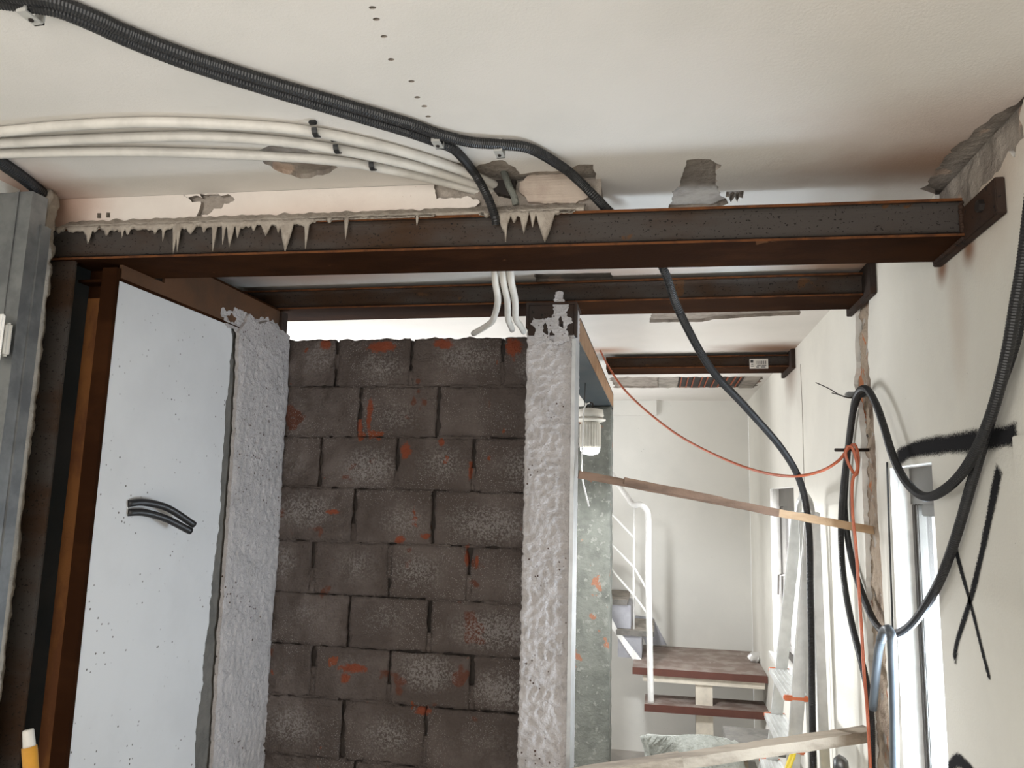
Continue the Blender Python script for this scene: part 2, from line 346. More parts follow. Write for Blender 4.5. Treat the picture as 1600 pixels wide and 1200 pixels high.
bbox('concrete_fill', (0, .135, Ys0-.01, Ys1+.01, HC+.001, HC+.0139), 'concrete', slab, .004); bbox('concrete_fill', (.56, .66, Ys0, Ys1, HC-.004, HC+.0139), 'concrete', slab, .004)
bm = bmesh.new(); box(bm, .135, .56, Ys0+.01, Ys1-.012, HC+.0085, HC+.0138); build('cavity_shade_slab', bm, 'iron', slab)  # dark slab paints in the shade inside the hollow blocks
# old lintel left above the nearest beam
dx = PF(937, 300)[0]; zb_ = 2.3055
bm = bmesh.new(); hexa(bm, [(-2.1, yf(-2.1)+.05, zb_), (dx, yf(dx)+.05, zb_), (dx, yf(dx)+.19, zb_), (-2.1, yf(-2.1)+.19, zb_), (-2.1, yf(-2.1)+.05, HC), (dx, yf(dx)+.05, HC), (dx, yf(dx)+.19, HC), (-2.1, yf(-2.1)+.19, HC)])
lin = struct(build('wall_lintel', bm, 'chip'))
xa = -1.85
edge_ = ragged([PF(752, 334), PF(738, 326), PF(750, 316), PF(735, 308), PF(682, 311), PF(678, 284), PF(692, 272)], .004, .008, False, 41)
p3 = ragged([PF(*q) for q in [(283, 302), (292, 309), (303, 306), (316, 309), (312, 303), (322, 305), (330, 299), (340, 301), (345, 306), (356, 303), (367, 312), (358, 318), (350, 318), (346, 326), (334, 326), (324, 336), (316, 336), (310, 344), (307, 338), (312, 326), (314, 315), (300, 316), (296, 311)]], .003, .006, True, 3)
c5 = [ragged([PF(x_+a_, y_+b_) for a_, b_ in ((-3, -4), (3, -4), (3, 4), (-3, 4))], .001, .01, True, x_) for x_, y_ in ((155, 337), (169, 336))]
sheet('plaster_face', [(xa, zb_+.004), (edge_[0][0], zb_+.004)]+[(a_, min(b_, HC-.001)) for a_, b_ in edge_]+[(xa, HC-.0005)], [p3]+c5, lambda a, b: Vector((a, yf(a)+.035, b)), (0, .012, 0), ['lint', 'chip'], lin, side=1)
relief('raw_core', lambda a, b: Vector((a, yf(a)+.044, b)), PF(676, 300)[0], dx+.003, zb_, HC, .006, .010, 26, 'chip', lin, (0, 1, 0))
pk = ragged([PF(*q) for q in [(812, 285), (830, 274), (880, 272), (908, 280), (925, 292), (920, 308), (900, 318), (860, 318), (825, 316), (812, 300)]], .004, .008, True, 51)
sheet('peach_plaster', pk, [], lambda a, b: Vector((a, yf(a)+.032+.006*nz((a, b, 1), 20), b)), (0, .014, 0), 'peach', lin)
# ================================================================== right wall
w1 = (P(1455, 714, 'x', XR).y, P(1390, 723, 'x', XR).y, .6, 1.715)
w2 = (P(1240, 758, 'x', XR).y, P(1203, 765, 'x', XR).y, .67, 1.685)
def rect(w): return [(w[0], w[2]), (w[1], w[2]), (w[1], w[3]), (w[0], w[3])]
ch_pts = [(1338, 470), (1336, 540), (1338, 575), (1334, 600), (1342, 640), (1346, 700), (1348, 780), (1352, 850), (1354, 960), (1358, 1060), (1368, 1200),
          (1398, 1200), (1386, 1060), (1381, 960), (1377, 880), (1371, 800), (1368, 700), (1362, 620), (1356, 560), (1356, 500), (1358, 465)]
ch = [wr(*q) for q in ch_pts]; ch[10] = (ch[10][0], ZF+.02); ch[11] = (ch[11][0], ZF+.02)
ch = ragged(ch, .008, .018, seed=11)
cp = [wr(*q) for q in [(1560, 205), (1580, 175), (1597, 185), (1598, 215), (1588, 230), (1586, 245), (1575, 235), (1560, 262), (1540, 275), (1520, 300), (1500, 318), (1478, 330), (1460, 320)]]
yy = min(q[0] for q in cp); 
# plaster outline, with the chipped corner below the ceiling and the groove
corn = [(max(q[0], 1.3), q[1]) for q in cp]
outw = [(-2.6, ZF), (YB, ZF), (YB, HC), (2.05, HC)]
edge_w = [wr(1467, 345), wr(1500, 335), wr(1522, 310), wr(1545, 282), wr(1560, 268), wr(1575, 236), wr(1586, 246), wr(1588, 228), wr(1600, 215), wr(1592, 185)]
outw += ragged(edge_w, .005, .012, False, 12)+[(edge_w[-1][0]-.03, HC), (-2.6, HC)]
g1 = [wr(1250, 569), wr(1253, 640), wr(1256, 760), wr(1262, 960), wr(1262.8, 960), wr(1257.2, 760), wr(1254.2, 640), wr(1251.2, 569)]
slabR = sheet('wall_right', [(-2.6, ZF), (YB, ZF), (YB, HC+.014), (-2.6, HC+.014)], [rect(w1), rect(w2)], lambda a, b: Vector((XR+.022, a, b)), (.125, 0, 0), ['concrete', 'jamb'], None, side=1); struct(slabR)
sheet('plaster_layer', outw, [rect(w1), rect(w2), ch, g1], lambda a, b: Vector((XR, a, b)), (.0215, 0, 0), ['wall', 'jamb'], slabR, side=1)
cy0 = min(q[0] for q in ch)-.02; cy1 = max(q[0] for q in ch)+.02
relief('chase_rubble', lambda a, b: Vector((XR+.0175, a, b)), cy0, cy1, ZF+.02, HC-.02, .012, .012, 22, 'chase', slabR, (1, 0, 0))
relief('chipped_corner', lambda a, b: Vector((XR+.012, a, b)), 1.3, 2.08, 2.12, HC, .012, .008, 20, 'chip', slabR, (1, 0, 0))
def window(name, w, bars):
    X0 = XR+.055; e = empty(name, (X0, (w[0]+w[1])/2, w[2])); struct(e)
    bm = bmesh.new(); fw = .05
    box(bm, X0, X0+.05, w[0], w[1], w[3]-.11, w[3]); build('shutter_box', bm, 'framel', e)
    bm = bmesh.new(); box(bm, X0+.002, X0+.05, w[1]-.028, w[1], w[2], w[3]-.11); box(bm, X0+.002, X0+.05, w[0], w[0]+fw, w[2], w[3]-.11)
    box(bm, X0+.002, X0+.05, w[0]+fw, w[1]-.028, w[2], w[2]+fw); bevel(bm, .003); build('frame', bm, 'frame', e)
    bm = bmesh.new(); a, b = w[0]+fw, w[1]-.028
    box(bm, X0+.004, X0+.03, b-.018, b, w[2]+fw, w[3]-.11); box(bm, X0+.012, X0+.042, a, a+.035, w[2]+fw, w[3]-.11); box(bm, X0+.012, X0+.042, a+.035, b-.03, w[3]-.145, w[3]-.11)
    bevel(bm, .003); s = build('sash', bm, 'framel', e)
    bm = bmesh.new(); box(bm, X0+.015, X0+.019, a+.03, b-.015, w[2]+fw, w[3]-.14); build('pane', bm, 'glass', s)
    for z in bars:
        bm = bmesh.new(); tube_bm(bm, [(X0+.1, w[0], z), (X0+.1, w[1], z)], .008, raw=True); build('grille_bar', bm, 'clip', e)
    return e
w1e = window('window_1', w1, [1.5, 1.2, .9]); w2e = window('window_2', w2, [1.32, 1.0])
bm = bmesh.new(); tube_bm(bm, [(XR+.06, w2[1]-.06, 1.15), (XR+.03, w2[1]-.1, 1.15), (XR+.03, w2[1]-.06, 1.03)], .009, raw=True); build('handle', bm, 'frame', w2e)
bbox('sill', (XR-.03, XR+.05, w2[0]-.03, w2[1]+.03, w2[2]-.035, w2[2]-.0005), 'jamb', w2e)
# newer plaster layer with a vertical edge, right of the sprayed cross
ny = P(1586, 687, 'x', XR).y
bbox('thicker_plaster', (XR-.006, XR-.0002, -2.5, ny, ZF, 1.745), 'wall', slabR, bev=.002)
def spray(pts, wd):
    pa = catmull([P(a, b, 'x', XR-.0015) for a, b in pts], .01); bm = bmesh.new(); rows = []; lay = bm.verts.layers.float.new('spread')
    n = len(pa)
    for i, q in enumerate(pa):
        tg = (pa[min(i+1, n-1)]-pa[max(i-1, 0)]).normalized(); s = tg.cross(Vector((1, 0, 0))); w_ = wd[0]+(wd[1]-wd[0])*i/n
        w_ *= 1+.25*nz(q, 14); row = []
        en = min(1, min(i, n-1-i)*.01/w_*.8)
        for k in (-1, -.6, 0, .6, 1):
            v = bm.verts.new(q+s*w_*k); v[lay] = max(abs(k), 1-en); row.append(v)
        rows.append(row)
    for a, b in zip(rows, rows[1:]):
        for k in range(4): bm.faces.new((a[k], a[k+1], b[k+1], b[k]))
    build('spray_stroke', bm, 'spray', slabR)
spray([(1400, 718), (1420, 705), (1450, 698), (1480, 694), (1530, 688), (1592, 678)], (.03, .032))
spray([(1562, 728), (1555, 760), (1545, 810), (1530, 880), (1515, 940), (1496, 1000), (1490, 1032)], (.022, .011))
spray([(1488, 838), (1500, 885), (1518, 950), (1534, 1015), (1547, 1065)], (.016, .009))
spray([(1490, 1022), (1497, 1034)], (.02, .02))
spray([(1480, 1202), (1496, 1188), (1512, 1200), (1524, 1215)], (.02, .02))

# ================================================================== other room surfaces
struct(bbox('floor', (-3.3, 1.1, -2.7, YB+.1, ZF-.1, ZF), 'floor', bev=0))
back = struct(bbox('wall_back', (-3.2, XR-.0005, YB, YB+.12, ZF, HC), 'backwall', bev=0))
xb = P(1026, 640, 'y', YB-.02).x; zb = P(1026, 649, 'y', YB-.02).z
bm = bmesh.new(); box(bm, -1.4, xb, YB-.035, YB-.0005, zb, HC-.001); build('boxed_out_plaster', bm, 'backwall', back)
struct(bbox('wall_far_left', (-3.3, -3.2, 2.0, YB, ZF, HC), 'backwall', bev=0))
bm = bmesh.new(); box(bm, -2.3, XL, -2.6, 1.70, ZF, HC); struct(build('wall_left', bm, 'wall'))
struct(bbox('wall_recess', (-2.3, XP-.2, 1.95, 2.9, ZJ+.001, HC-.001), 'edge', bev=0))
struct(bbox('wall_front', (-3.2, XR, -2.7, -2.6, ZF, HC), 'wall', bev=0))

# inner side wall: render layer with ragged edge, then bare strip
side = struct(bbox('wall_inner', (-2.3, XP-.021, 1.87, 2.78, ZF, ZJ), 'edge', bev=0))
pe = [(362, 516), (360, 560), (356, 610), (352, 640), (350, 690), (346, 740), (344, 800), (338, 850), (332, 900), (330, 925), (327, 960), (318, 1030), (316, 1075), (310, 1110), (306, 1150), (304, 1210)]
pes = [(lambda p_: (p_.y, p_.z))(P(a, b, 'x', XP)) for a, b in pe]; pes[-1] = (pes[-1][0], pes[-1][1]); 
rg = ragged(pes, .006, .012, False, 21)
sheet('plaster_layer', [(1.80, ZF), (rg[-1][0], ZF)]+rg[::-1]+[(1.80, rg[0][1])], [], lambda a, b: Vector((XP, a, b if b < 2.08 else min(b+.03, ZJ))), (-.019, 0, 0), ['panel', 'edge'], side, side=1)
rough_box('bare_strip', (XP-.05, XP-.006, 2.2, 2.6, ZF, ZJ), .03, .003, 18, 'edge', side)
# ================================================================== stucco columns
colL = tag(empty('stucco_column', (XP, 2.6, ZF)), 'trowelled grey-white stucco column between the smooth panel and the block wall', 'column')
le = [(372, 520), (370, 600), (364, 700), (357, 800), (350, 900), (342, 1000), (336, 1100), (330, 1210)]
re = [(452, 525), (448, 620), (440, 720), (438, 800), (433, 880), (424, 960), (420, 1050), (412, 1210)]
l3 = [P(a, b, 'x', XP+.01) for a, b in le]; r3 = [P(a, b, 'x', XP+.01) for a, b in re]
l2 = ragged([(q.y, q.z) for q in l3], .004, .012, False, 31); r2 = ragged([(q.y, q.z) for q in r3], .007, .012, False, 32)
top = ragged([l2[0], (P(385, 500, 'x', XP).y, P(385, 490, 'x', XP).z), (P(400, 500, 'x', XP).y, P(398, 505, 'x', XP).z), (P(415, 500, 'x', XP).y, P(410, 500, 'x', XP).z), r2[0]], .006, .01, False, 33)
zt = 2.2
def clampy(q): return (q[0], q[1])
outl = [(l2[-1][0], ZF)]+l2[::-1]+top[1:-1]+r2+[(r2[-1][0], ZF)]
sheet('render_coat', outl, [], lambda a, b: Vector((XP+.014, a, b)), (-.013, 0, 0), 'stucco', colL)
ya = min(q[0] for q in l2); yb_ = max(q[0] for q in r2)
# bumpy skin clipped between the two ragged edges
def skin(parent, a0, a1, z0, z1, X):
    bm = bmesh.new(); g = []; nv = int((z1-z0)/.006); nu = 56
    for j in range(nv+1):
        z = z0+(z1-z0)*j/nv; row = []
        def at(pts, z):
            ps = sorted(pts, key=lambda q: q[1])
            for p_, q_ in zip(ps, ps[1:]):
                if p_[1] <= z <= q_[1]: return p_[0]+(q_[0]-p_[0])*(z-p_[1])/max(1e-6, q_[1]-p_[1])
            return ps[0][0] if z < ps[0][1] else ps[-1][0]
        ya, yb2 = at(a0, z), at(a1, z)
        for i in range(nu+1):
            y = ya+(yb2-ya)*i/nu; q = Vector((X, y, z)); ed = min(i, nu-i)/3; ed = min(1, ed)
            q.x += ed*(.007-.013*abs(nz(q, 34))+.003*nz(q, 75, 3)); row.append(bm.verts.new(q))
        g.append(row)
    for j in range(nv):
        for i in range(nu): bm.faces.new((g[j][i], g[j][i+1], g[j+1][i+1], g[j+1][i]))
    return build('stucco_skin', bm, 'stucco', parent, smooth=True)
skin(colL, l2, r2, ZF, min(l2[0][1], r2[0][1])-.005, XP+.0145)

XC0, XC1, YC0, YC1 = P(820, 700, 'y', 2.64).x, -.290, 2.64, 2.79
colR = tag(empty('stucco_column', ((XC0+XC1)/2, 2.75, 0)), 'freestanding stuccoed column with an aluminium bead beside the block wall', 'column')
bm = bmesh.new(); t_ = bm
rough_box('render_coat', (XC0, XC1-.004, YC0+.006, YC1, ZF, 2.285), .0062, .0055, 34, 'stucco', colR)
bm = bmesh.new(); box(bm, XC1-.004, XC1+.001, YC0, YC1-.02, ZF, 2.16); box(bm, XC1-.012, XC1+.001, YC0-.003, YC0, ZF, 2.16); build('corner_bead', bm, 'bead', colR)
bm = bmesh.new(); box(bm, XC0-.005, XC1+.004, YC0-.01, YC1, 2.285, 2.294); box(bm, XC0-.005, XC0+.004, YC0-.01, YC0+.03, 2.20, 2.285); box(bm, XC1-.004, XC1+.004, YC0-.01, YC0+.03, 2.17, 2.285)
build('steel_channel', bm, 'steel', colR)
zf_ = P(860, 524, 'y', YC0).z
bbox('steel_face', (XC0+.003, XC1-.005, YC0-.006, YC0+.02, zf_, 2.285), 'steel', colR, .002)
def JY(px, py): q = P(px, py, 'y', YC0-.012); return (q.x, q.z)
sm = ragged([JY(*q) for q in [(838, 535), (836, 512), (828, 505), (833, 496), (850, 500), (862, 492), (866, 480), (864, 468), (871, 455), (880, 456), (882, 468), (888, 478), (886, 490), (893, 500), (886, 512), (890, 530), (870, 540)]], .007, .005, True, 73)
hl = [ragged([JY(cx_+dx_*4, cy_+dy_*5) for dx_, dy_ in ((-1, -1), (0, -2), (1, 0), (1, 2), (-1, 1))], .004, .005, True, cx_) for cx_, cy_ in ((852, 513), (876, 503), (862, 525))]
sheet('mortar_smear', sm, hl, lambda a, b: Vector((a, YC0-.0085+.003*nz((a, b, 0), 50), b)), (0, .003, 0), 'stucco', colR)

# ================================================================== block wall
YW = 2.79
ofs = []
for (px_, py_, rx_, rz_) in [(595, 541, 26, 9), (508, 538, 10, 8), (692, 537, 16, 8), (800, 543, 14, 16), (577, 645, 5, 26), (562, 665, 4, 12), (634, 705, 9, 14), (690, 690, 5, 6), (735, 735, 4, 14), (625, 842, 8, 7), (665, 838, 8, 5), (730, 870, 5, 14), (520, 800, 10, 4), (745, 875, 3, 10), (550, 1045, 22, 7), (660, 1110, 14, 6), (540, 1060, 8, 8)]:
    q_ = P(px_, py_, 'y', YW); ofs.append(((q_.x, q_.y, q_.z), 1., (400/rx_*.8, 6, 400/rz_*.8)))
tb_ = M['brick'].node_tree; pb_ = tb_.nodes['Principled BSDF']; cb_ = N(tb_, 'ShaderNodeTexCoord').outputs['Object']; sr_ = pb_.inputs['Base Color'].links[0].from_socket
for (pt_, rad_, sc_) in ofs:      # places where the red clay shows through the mortar
    d_ = N(tb_, 'ShaderNodeVectorMath', operation='SUBTRACT'); tb_.links.new(cb_, d_.inputs[0]); d_.inputs[1].default_value = pt_
    e_ = N(tb_, 'ShaderNodeVectorMath', operation='MULTIPLY'); tb_.links.new(d_.outputs[0], e_.inputs[0]); e_.inputs[1].default_value = sc_
    l_ = N(tb_, 'ShaderNodeVectorMath', operation='LENGTH'); tb_.links.new(e_.outputs[0], l_.inputs[0])
    w_ = mul(tb_, l_.outputs['Value'], mul(tb_, noise_n(tb_, cb_, 45, 4), 1.5), 'ADD')
    sr_ = mix(tb_, ramp(tb_, w_, 1.25, 1.7, .9, 0), sr_, (.26, .065, .03))
tb_.links.new(sr_, pb_.inputs['Base Color'])
bw = tag(empty('hollow_block_wall', (-1, YW, ZF)), 'dark mortar-smeared hollow clay block wall between the two stuccoed columns', 'block wall')
rows = [528, 603, 683, 765, 850, 935, 1018, 1102]
zs = [P(640, y, 'y', YW).z for y in rows]; zs += [zs[-1]-.21*k for k in range(1, 7)]
jo = {0: (525, 642, 785), 1: (562, 684), 2: (500, 620, 740), 3: (553, 677), 4: (487, 608, 733), 5: (545, 670), 6: (487, 608, 737), 7: (535, 665)}
boxes = []; fills = []
for i in range(len(zs)-1):
    if i < 8: js = [P(x, rows[i]+40, 'y', YW).x for x in jo[i]]
    else: js = [-1.25, -.93, -.61] if i % 2 else [-1.1, -.78]
    xs = [XP-.03]+js+[-.34]
    z1, z0 = zs[i], max(zs[i+1], ZF+.001)
    for a, b in zip(xs, xs[1:]):
        g = .010+.004*random.random(); dy = random.uniform(-.005, .005)
        boxes.append((a+g/2, b-g/2, YW+dy, YW+.10, z0+random.choice((.0005, -.0015)), z1-.001))
        if b < -.4 and random.random() < .85:
            f0 = random.choice((0, 0, .35)); fills.append((b-g, b+g, YW+.003, YW+.1, z0+.0+(z1-z0)*f0, z0+(z1-z0)*(f0+random.uniform(.3, .65))))
    xa_ = XP+.02
    while xa_ < -.45:
        xb_ = xa_+random.uniform(.05, .22)
        if random.random() < .62: fills.append((xa_, min(xb_, -.36), YW+.002, YW+.08, z0-.006, z0+.006))
        xa_ = xb_+random.uniform(.01, .08)
    if z0 < ZF+.01: break
rough_box('block_courses', None, .0125, .009, 24, 'brick', bw, boxes=boxes); rough_box('smeared_joints', None, .012, .005, 30, 'brick', bw, boxes=fills)
bbox('joint_mortar', (XP-.1, -.345, YW+.022, YW+.105, ZF, zs[0]-.012), 'jointdark', bw, bev=0)

# inner pillar far behind
YP = 4.95
ip = tag(rough_box('masonry_pillar', (P(908, 900, 'y', YP).x-.25, P(953, 900, 'y', YP).x, YP, YP+.25, ZF, 2.195), .03, .006, 14, 'greymortar'), 'grey-green mortared masonry pillar behind the hanging work lamp', 'pillar')

# ================================================================== steel beams
def beam(label, xl, xr, yl, yr, w, z0, z1, group='rusty steel beams under the ceiling'):
    """I beam running left to right; yl/yr = front edge at its two ends"""
    e = tag(empty('steel_beam', ((xl+xr)/2, (yl+yr)/2+w/2, z0)), label, 'beam', None)
    def sec(name, a0, a1, b0, b1, mats, edge=False):
        bm = bmesh.new(); hexa(bm, [(xl, yl+a0, b0), (xr, yr+a0, b0), (xr, yr+a1, b0), (xl, yl+a1, b0), (xl, yl+a0, b1), (xr, yr+a0, b1), (xr, yr+a1, b1), (xl, yl+a1, b1)])
        bmesh.ops.subdivide_edges(bm, edges=[e_ for e_ in bm.edges if e_.calc_length() > 1], cuts=40)
        bm.normal_update()
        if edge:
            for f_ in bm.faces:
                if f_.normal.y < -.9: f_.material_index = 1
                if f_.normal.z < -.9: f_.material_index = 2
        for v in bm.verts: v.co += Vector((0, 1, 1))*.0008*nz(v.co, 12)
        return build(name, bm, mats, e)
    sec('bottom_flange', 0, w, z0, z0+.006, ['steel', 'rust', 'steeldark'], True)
    sec('top_flange', 0, w, z1-.007, z1, ['steel', 'rust', 'steel'], True)
    sec('web', .016, .03, z0+.009, z1-.009, ['steelweb'])
    bm = bmesh.new()   # curved fillets of the rolled section
    for zc, s_ in ((z0+.009, 1), (z1-.009, -1)):
        for k in range(4):
            a, b = k/4*math.pi/2, (k+1)/4*math.pi/2; r_ = .016
            pf = lambda t_: (.016-r_+r_*math.sin(t_), r_-r_*math.cos(t_))
            (y1_, h1), (y2_, h2) = pf(a), pf(b)
            v = [bm.verts.new(q) for q in ((xl, yl+y1_, zc+s_*h1), (xr, yr+y1_, zc+s_*h1), (xr, yr+y2_, zc+s_*h2), (xl, yl+y2_, zc+s_*h2))]; bm.faces.new(v)
    build('root_fillet', bm, 'steelweb', e, smooth=True)
    return e
Z1 = 2.385
Z1 = 2.304
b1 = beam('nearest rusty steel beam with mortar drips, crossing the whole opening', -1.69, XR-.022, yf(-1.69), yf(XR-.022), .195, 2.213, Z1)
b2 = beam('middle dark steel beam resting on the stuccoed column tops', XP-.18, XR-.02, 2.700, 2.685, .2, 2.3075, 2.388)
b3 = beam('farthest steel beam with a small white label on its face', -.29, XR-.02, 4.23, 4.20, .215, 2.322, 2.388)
# end plates on the right wall
def plate(e, y0, y1, z0, z1, th, bolts=()):
    bm = bmesh.new(); box(bm, XR-th-.001, XR-.001, y0, y1, z0, z1); bevel(bm, .002); p_ = build('end_plate', bm, 'steel', e)
    for (y, z) in bolts:
        bm = bmesh.new(); bmesh.ops.create_cone(bm, cap_ends=True, segments=6, radius1=.014, radius2=.014, depth=.012, matrix=Matrix.Translation((XR-th-.006, y, z)) @ Matrix.Rotation(math.pi/2, 4, 'Y'))
        build('bolt', bm, 'iron', p_)
plate(b1, 1.655, 2.03, 2.203, 2.283, .02, [(1.72, 2.245)])
plate(b2, 2.60, 2.93, 2.29, 2.405, .02); plate(b3, 4.12, 4.47, 2.30, 2.405, .02)
bm = bmesh.new()  # weld lumps
for k in range(14):
    bmesh.ops.create_icosphere(bm, subdivisions=2, radius=.006, matrix=Matrix.Translation((XR-.022, yf(.68)+.012+random.uniform(-.004, .004), 2.22+k*.0058)))
for k in range(20): bmesh.ops.create_icosphere(bm, subdivisions=2, radius=.0055, matrix=Matrix.Translation((XR-.022, 1.83+k*.0095, 2.211)))
build('weld_bead', bm, 'steel', b1, smooth=True)
# mortar curtain and drips over beam 1
def curtain(pa, pb, base, drips, zt=Z1+.003, seed=0, bed=None):
    x0 = P(pa, 360, 'z', Z1).x; x1 = P(pb, 350, 'z', Z1).x; n = int((x1-x0)/.0022); bm = bmesh.new(); rows = []
    for i in range(n+1):
        x = x0+(x1-x0)*i/n; d = base*(1+.8*noise.noise(Vector((x*30, seed, 0)))+.5*noise.noise(Vector((x*95, seed, 4))))
        for (px, w_, L) in drips:
            xd = P(px, 355, 'z', Z1).x; dd = abs(x-xd)
            if dd < w_: d = max(d, L*(1-(dd/w_))**.7 if L > .03 else L*(1-(dd/w_)**2))
        d = max(d, .002); y = yf(x); ed = min(i, n-i); th = .003+.003*abs(noise.noise(Vector((x*60, 2, seed)))); d = min(d, d*ed/3+.001)
        rows.append([bm.verts.new(q) for q in ((x, y+.03, zt-.0005), (x, y-.0008, zt+.002+.003*noise.noise(Vector((x*50, 7, 0)))), (x, y-th-.001, zt-.008), (x, y-th*.8-.001, zt-d*.6), (x, y-.002, zt-d), (x, y-.0006, zt-d*.9), (x, y-.0006, zt))])
    for a, b in zip(rows, rows[1:]):
        for k in range(6): bm.faces.new((a[k], a[k+1], b[k+1], b[k]))
    return build('mortar_drips', bm, 'mortar', b1, smooth=True)
curtain(92, 505, .016, [(140, .012, .055), (205, .01, .03), (150, .01, .02), (170, .012, .03), (196, .006, .04), (264, .006, .055), (250, .01, .03), (283, .008, .092), (289, .006, .09), (308, .02, .035), (347, .008, .085), (330, .01, .03), (362, .006, .07), (373, .012, .075), (385, .01, .05), (430, .018, .045), (463, .02, .092), (495, .007, .09), (410, .01, .03), (450, .01, .04)], seed=3)
curtain(505, 690, .004, [(557, .006, .065), (530, .01, .015), (667, .004, .03)], seed=5)
curtain(765, 905, .010, [(800, .018, .055), (803, .005, .094), (830, .012, .06), (843, .008, .045), (862, .024, .085), (815, .01, .03)], seed=9)
# mortar bed squeezed between ceiling and beam
bm = bmesh.new(); rows = []; x0 = P(90, 355, 'z', Z1).x; x1 = P(915, 340, 'z', Z1).x; n = 300
for i in range(n+1):
    x = x0+(x1-x0)*i/n; y = yf(x); j = .006*noise.noise(Vector((x*40, 1, 1))); j2 = .006*noise.noise(Vector((x*23, 8, 1)))
    rows.append([bm.verts.new(q) for q in ((x, y+.049, Z1+.032+j), (x, y+.027+j2, Z1+.030+j), (x, y+.016+j, Z1+.016+j2), (x, y+.001-abs(j), Z1+.007), (x, y+.002, Z1+.001), (x, y+.049, Z1+.001))])
for a, b in zip(rows, rows[1:]):
    for k in range(5): bm.faces.new((a[k], a[k+1], b[k+1], b[k]))
build('mortar_bed', bm, 'mortar', b1, smooth=True)
# white label on the farthest beam
lb = [P(1171, 561, 'y', 4.199), P(1200, 563, 'y', 4.199), P(1200, 578, 'y', 4.199), P(1171, 576, 'y', 4.199)]
bm = bmesh.new(); c = sum(lb, Vector())/4
box(bm, lb[0].x, lb[1].x, 4.196, 4.199, lb[3].z, lb[0].z); lab = build('paper_label', bm, ['paper'], b3)
bm = bmesh.new(); w_ = lb[1].x-lb[0].x; zz = lb[0].z; hh = lb[0].z-lb[3].z
box(bm, lb[0].x+w_*.05, lb[0].x+w_*.2, 4.195, 4.1962, zz-hh*.4, zz-hh*.12)
for k in range(17):
    if k % 3 != 1: box(bm, lb[0].x+w_*(.36+k*.034), lb[0].x+w_*(.36+k*.034+.02), 4.195, 4.1962, zz-hh*.55, zz-hh*.2)
for (a, b_, r_) in ((.4, .6, .68), (.65, .9, .68), (.35, .5, .85), (.6, .85, .85), (.08, .2, .55), (.06, .22, .75)): box(bm, lb[0].x+w_*a, lb[0].x+w_*b_, 4.195, 4.1962, zz-hh*(r_+.05), zz-hh*(r_-.03))
build('print', bm, 'ink', lab)
# long beams running away from the camera
lj = tag(empty('steel_joist', (XP, 2.4, 2.2)), 'short brown steel joist above the smooth white panel', 'beam')
bm = bmesh.new(); box(bm, XP-.18, XP+.004, 1.805, 2.74, ZJ+.001, ZJ+.009); box(bm, XP-.18, XP+.001, 1.99, 2.74, 2.299, 2.307); bevel(bm, .002); build('flange', bm, 'steeldark', lj)
bm = bmesh.new(); box(bm, XP-.008, XP+.002, 1.805, 2.735, ZJ+.0091, 2.2125); box(bm, XP-.008, XP+.002, 1.99, 2.735, 2.212, 2.2989); build('web', bm, 'joist', lj)
bm = bmesh.new(); box(bm, XP+.005, XP+.013, 2.70, 2.745, 2.15, 2.30); build('end_plate', bm, 'steel', lj)
def JX(px, py): q = P(px, py, 'x', XP+.003); return (q.y, q.z)
sm = ragged([JX(*q) for q in [(346, 482), (356, 486), (366, 481), (385, 488), (398, 498), (412, 496), (428, 503), (442, 513), (452, 528), (438, 540), (400, 530), (372, 524), (366, 514), (356, 512), (350, 500)]], .010, .006, True, 71)
hl = [ragged([JX(cx_+dx_*4, cy_+dy_*4) for dx_, dy_ in ((-2, -1), (0, -2), (2, 0), (1, 2), (-1, 1))], .005, .005, True, cx_) for cx_, cy_ in ((362, 497), (398, 511), (388, 504))]
sheet('mortar_smear', sm, hl, lambda a, b: Vector((XP+.0035+.002*nz((a, b, 0), 60), a, b)), (-.003, 0, 0), 'stucco', lj)

rj = tag(empty('steel_joist', (-.31, 3.8, 2.2)), 'long steel joist with a bronze-toned side running from the column to the rear pillar', 'beam')
bm = bmesh.new(); box(bm, -.46, -.304, 2.87, 5.2, 2.2, 2.209); build('bottom_flange', bm, 'slate', rj)
bm = bmesh.new(); box(bm, -.316, -.304, 2.87, 5.2, 2.2092, 2.3); build('web', bm, 'bronze', rj)
bm = bmesh.new(); box(bm, -.46, -.304, 2.95, 5.2, 2.3002, 2.309); build('top_flange', bm, 'steel', rj)

# ================================================================== left steel post
post = tag(empty('steel_post', (-1.55, 1.8, ZF)), 'rusted steel H post on the left under the nearest beam', 'column')
def xz(px, Y, py=800): return P(px, py, 'y', Y).x
YF1, YF2 = 1.752, 1.85
fx0, fx1 = xz(20, YF1), xz(72, YF1); wx = xz(101, YF2)
bbox('front_flange', (fx0, fx1, YF1, YF1+.012, ZF, 2.2125), 'steelweb', post, .002)
bbox('rear_flange', (wx-.03, XP-.022, YF2, YF2+.012, ZF, 2.2125), 'steeldark', post, .002)
bbox('edge_angle', (XP-.045, XP+.0015, 1.785, 1.7995, ZF, 2.2), 'steeldark', post, .001)
bbox('rust_streak', (wx+.001, xz(122, YF2), YF2-.003, YF2-.0002, ZF, 2.13), 'orange_rust', post, .001)
bbox('web', (wx-.012, wx, YF1+.0125, YF2-.0005, ZF, 2.2125), 'slate', post, 0)
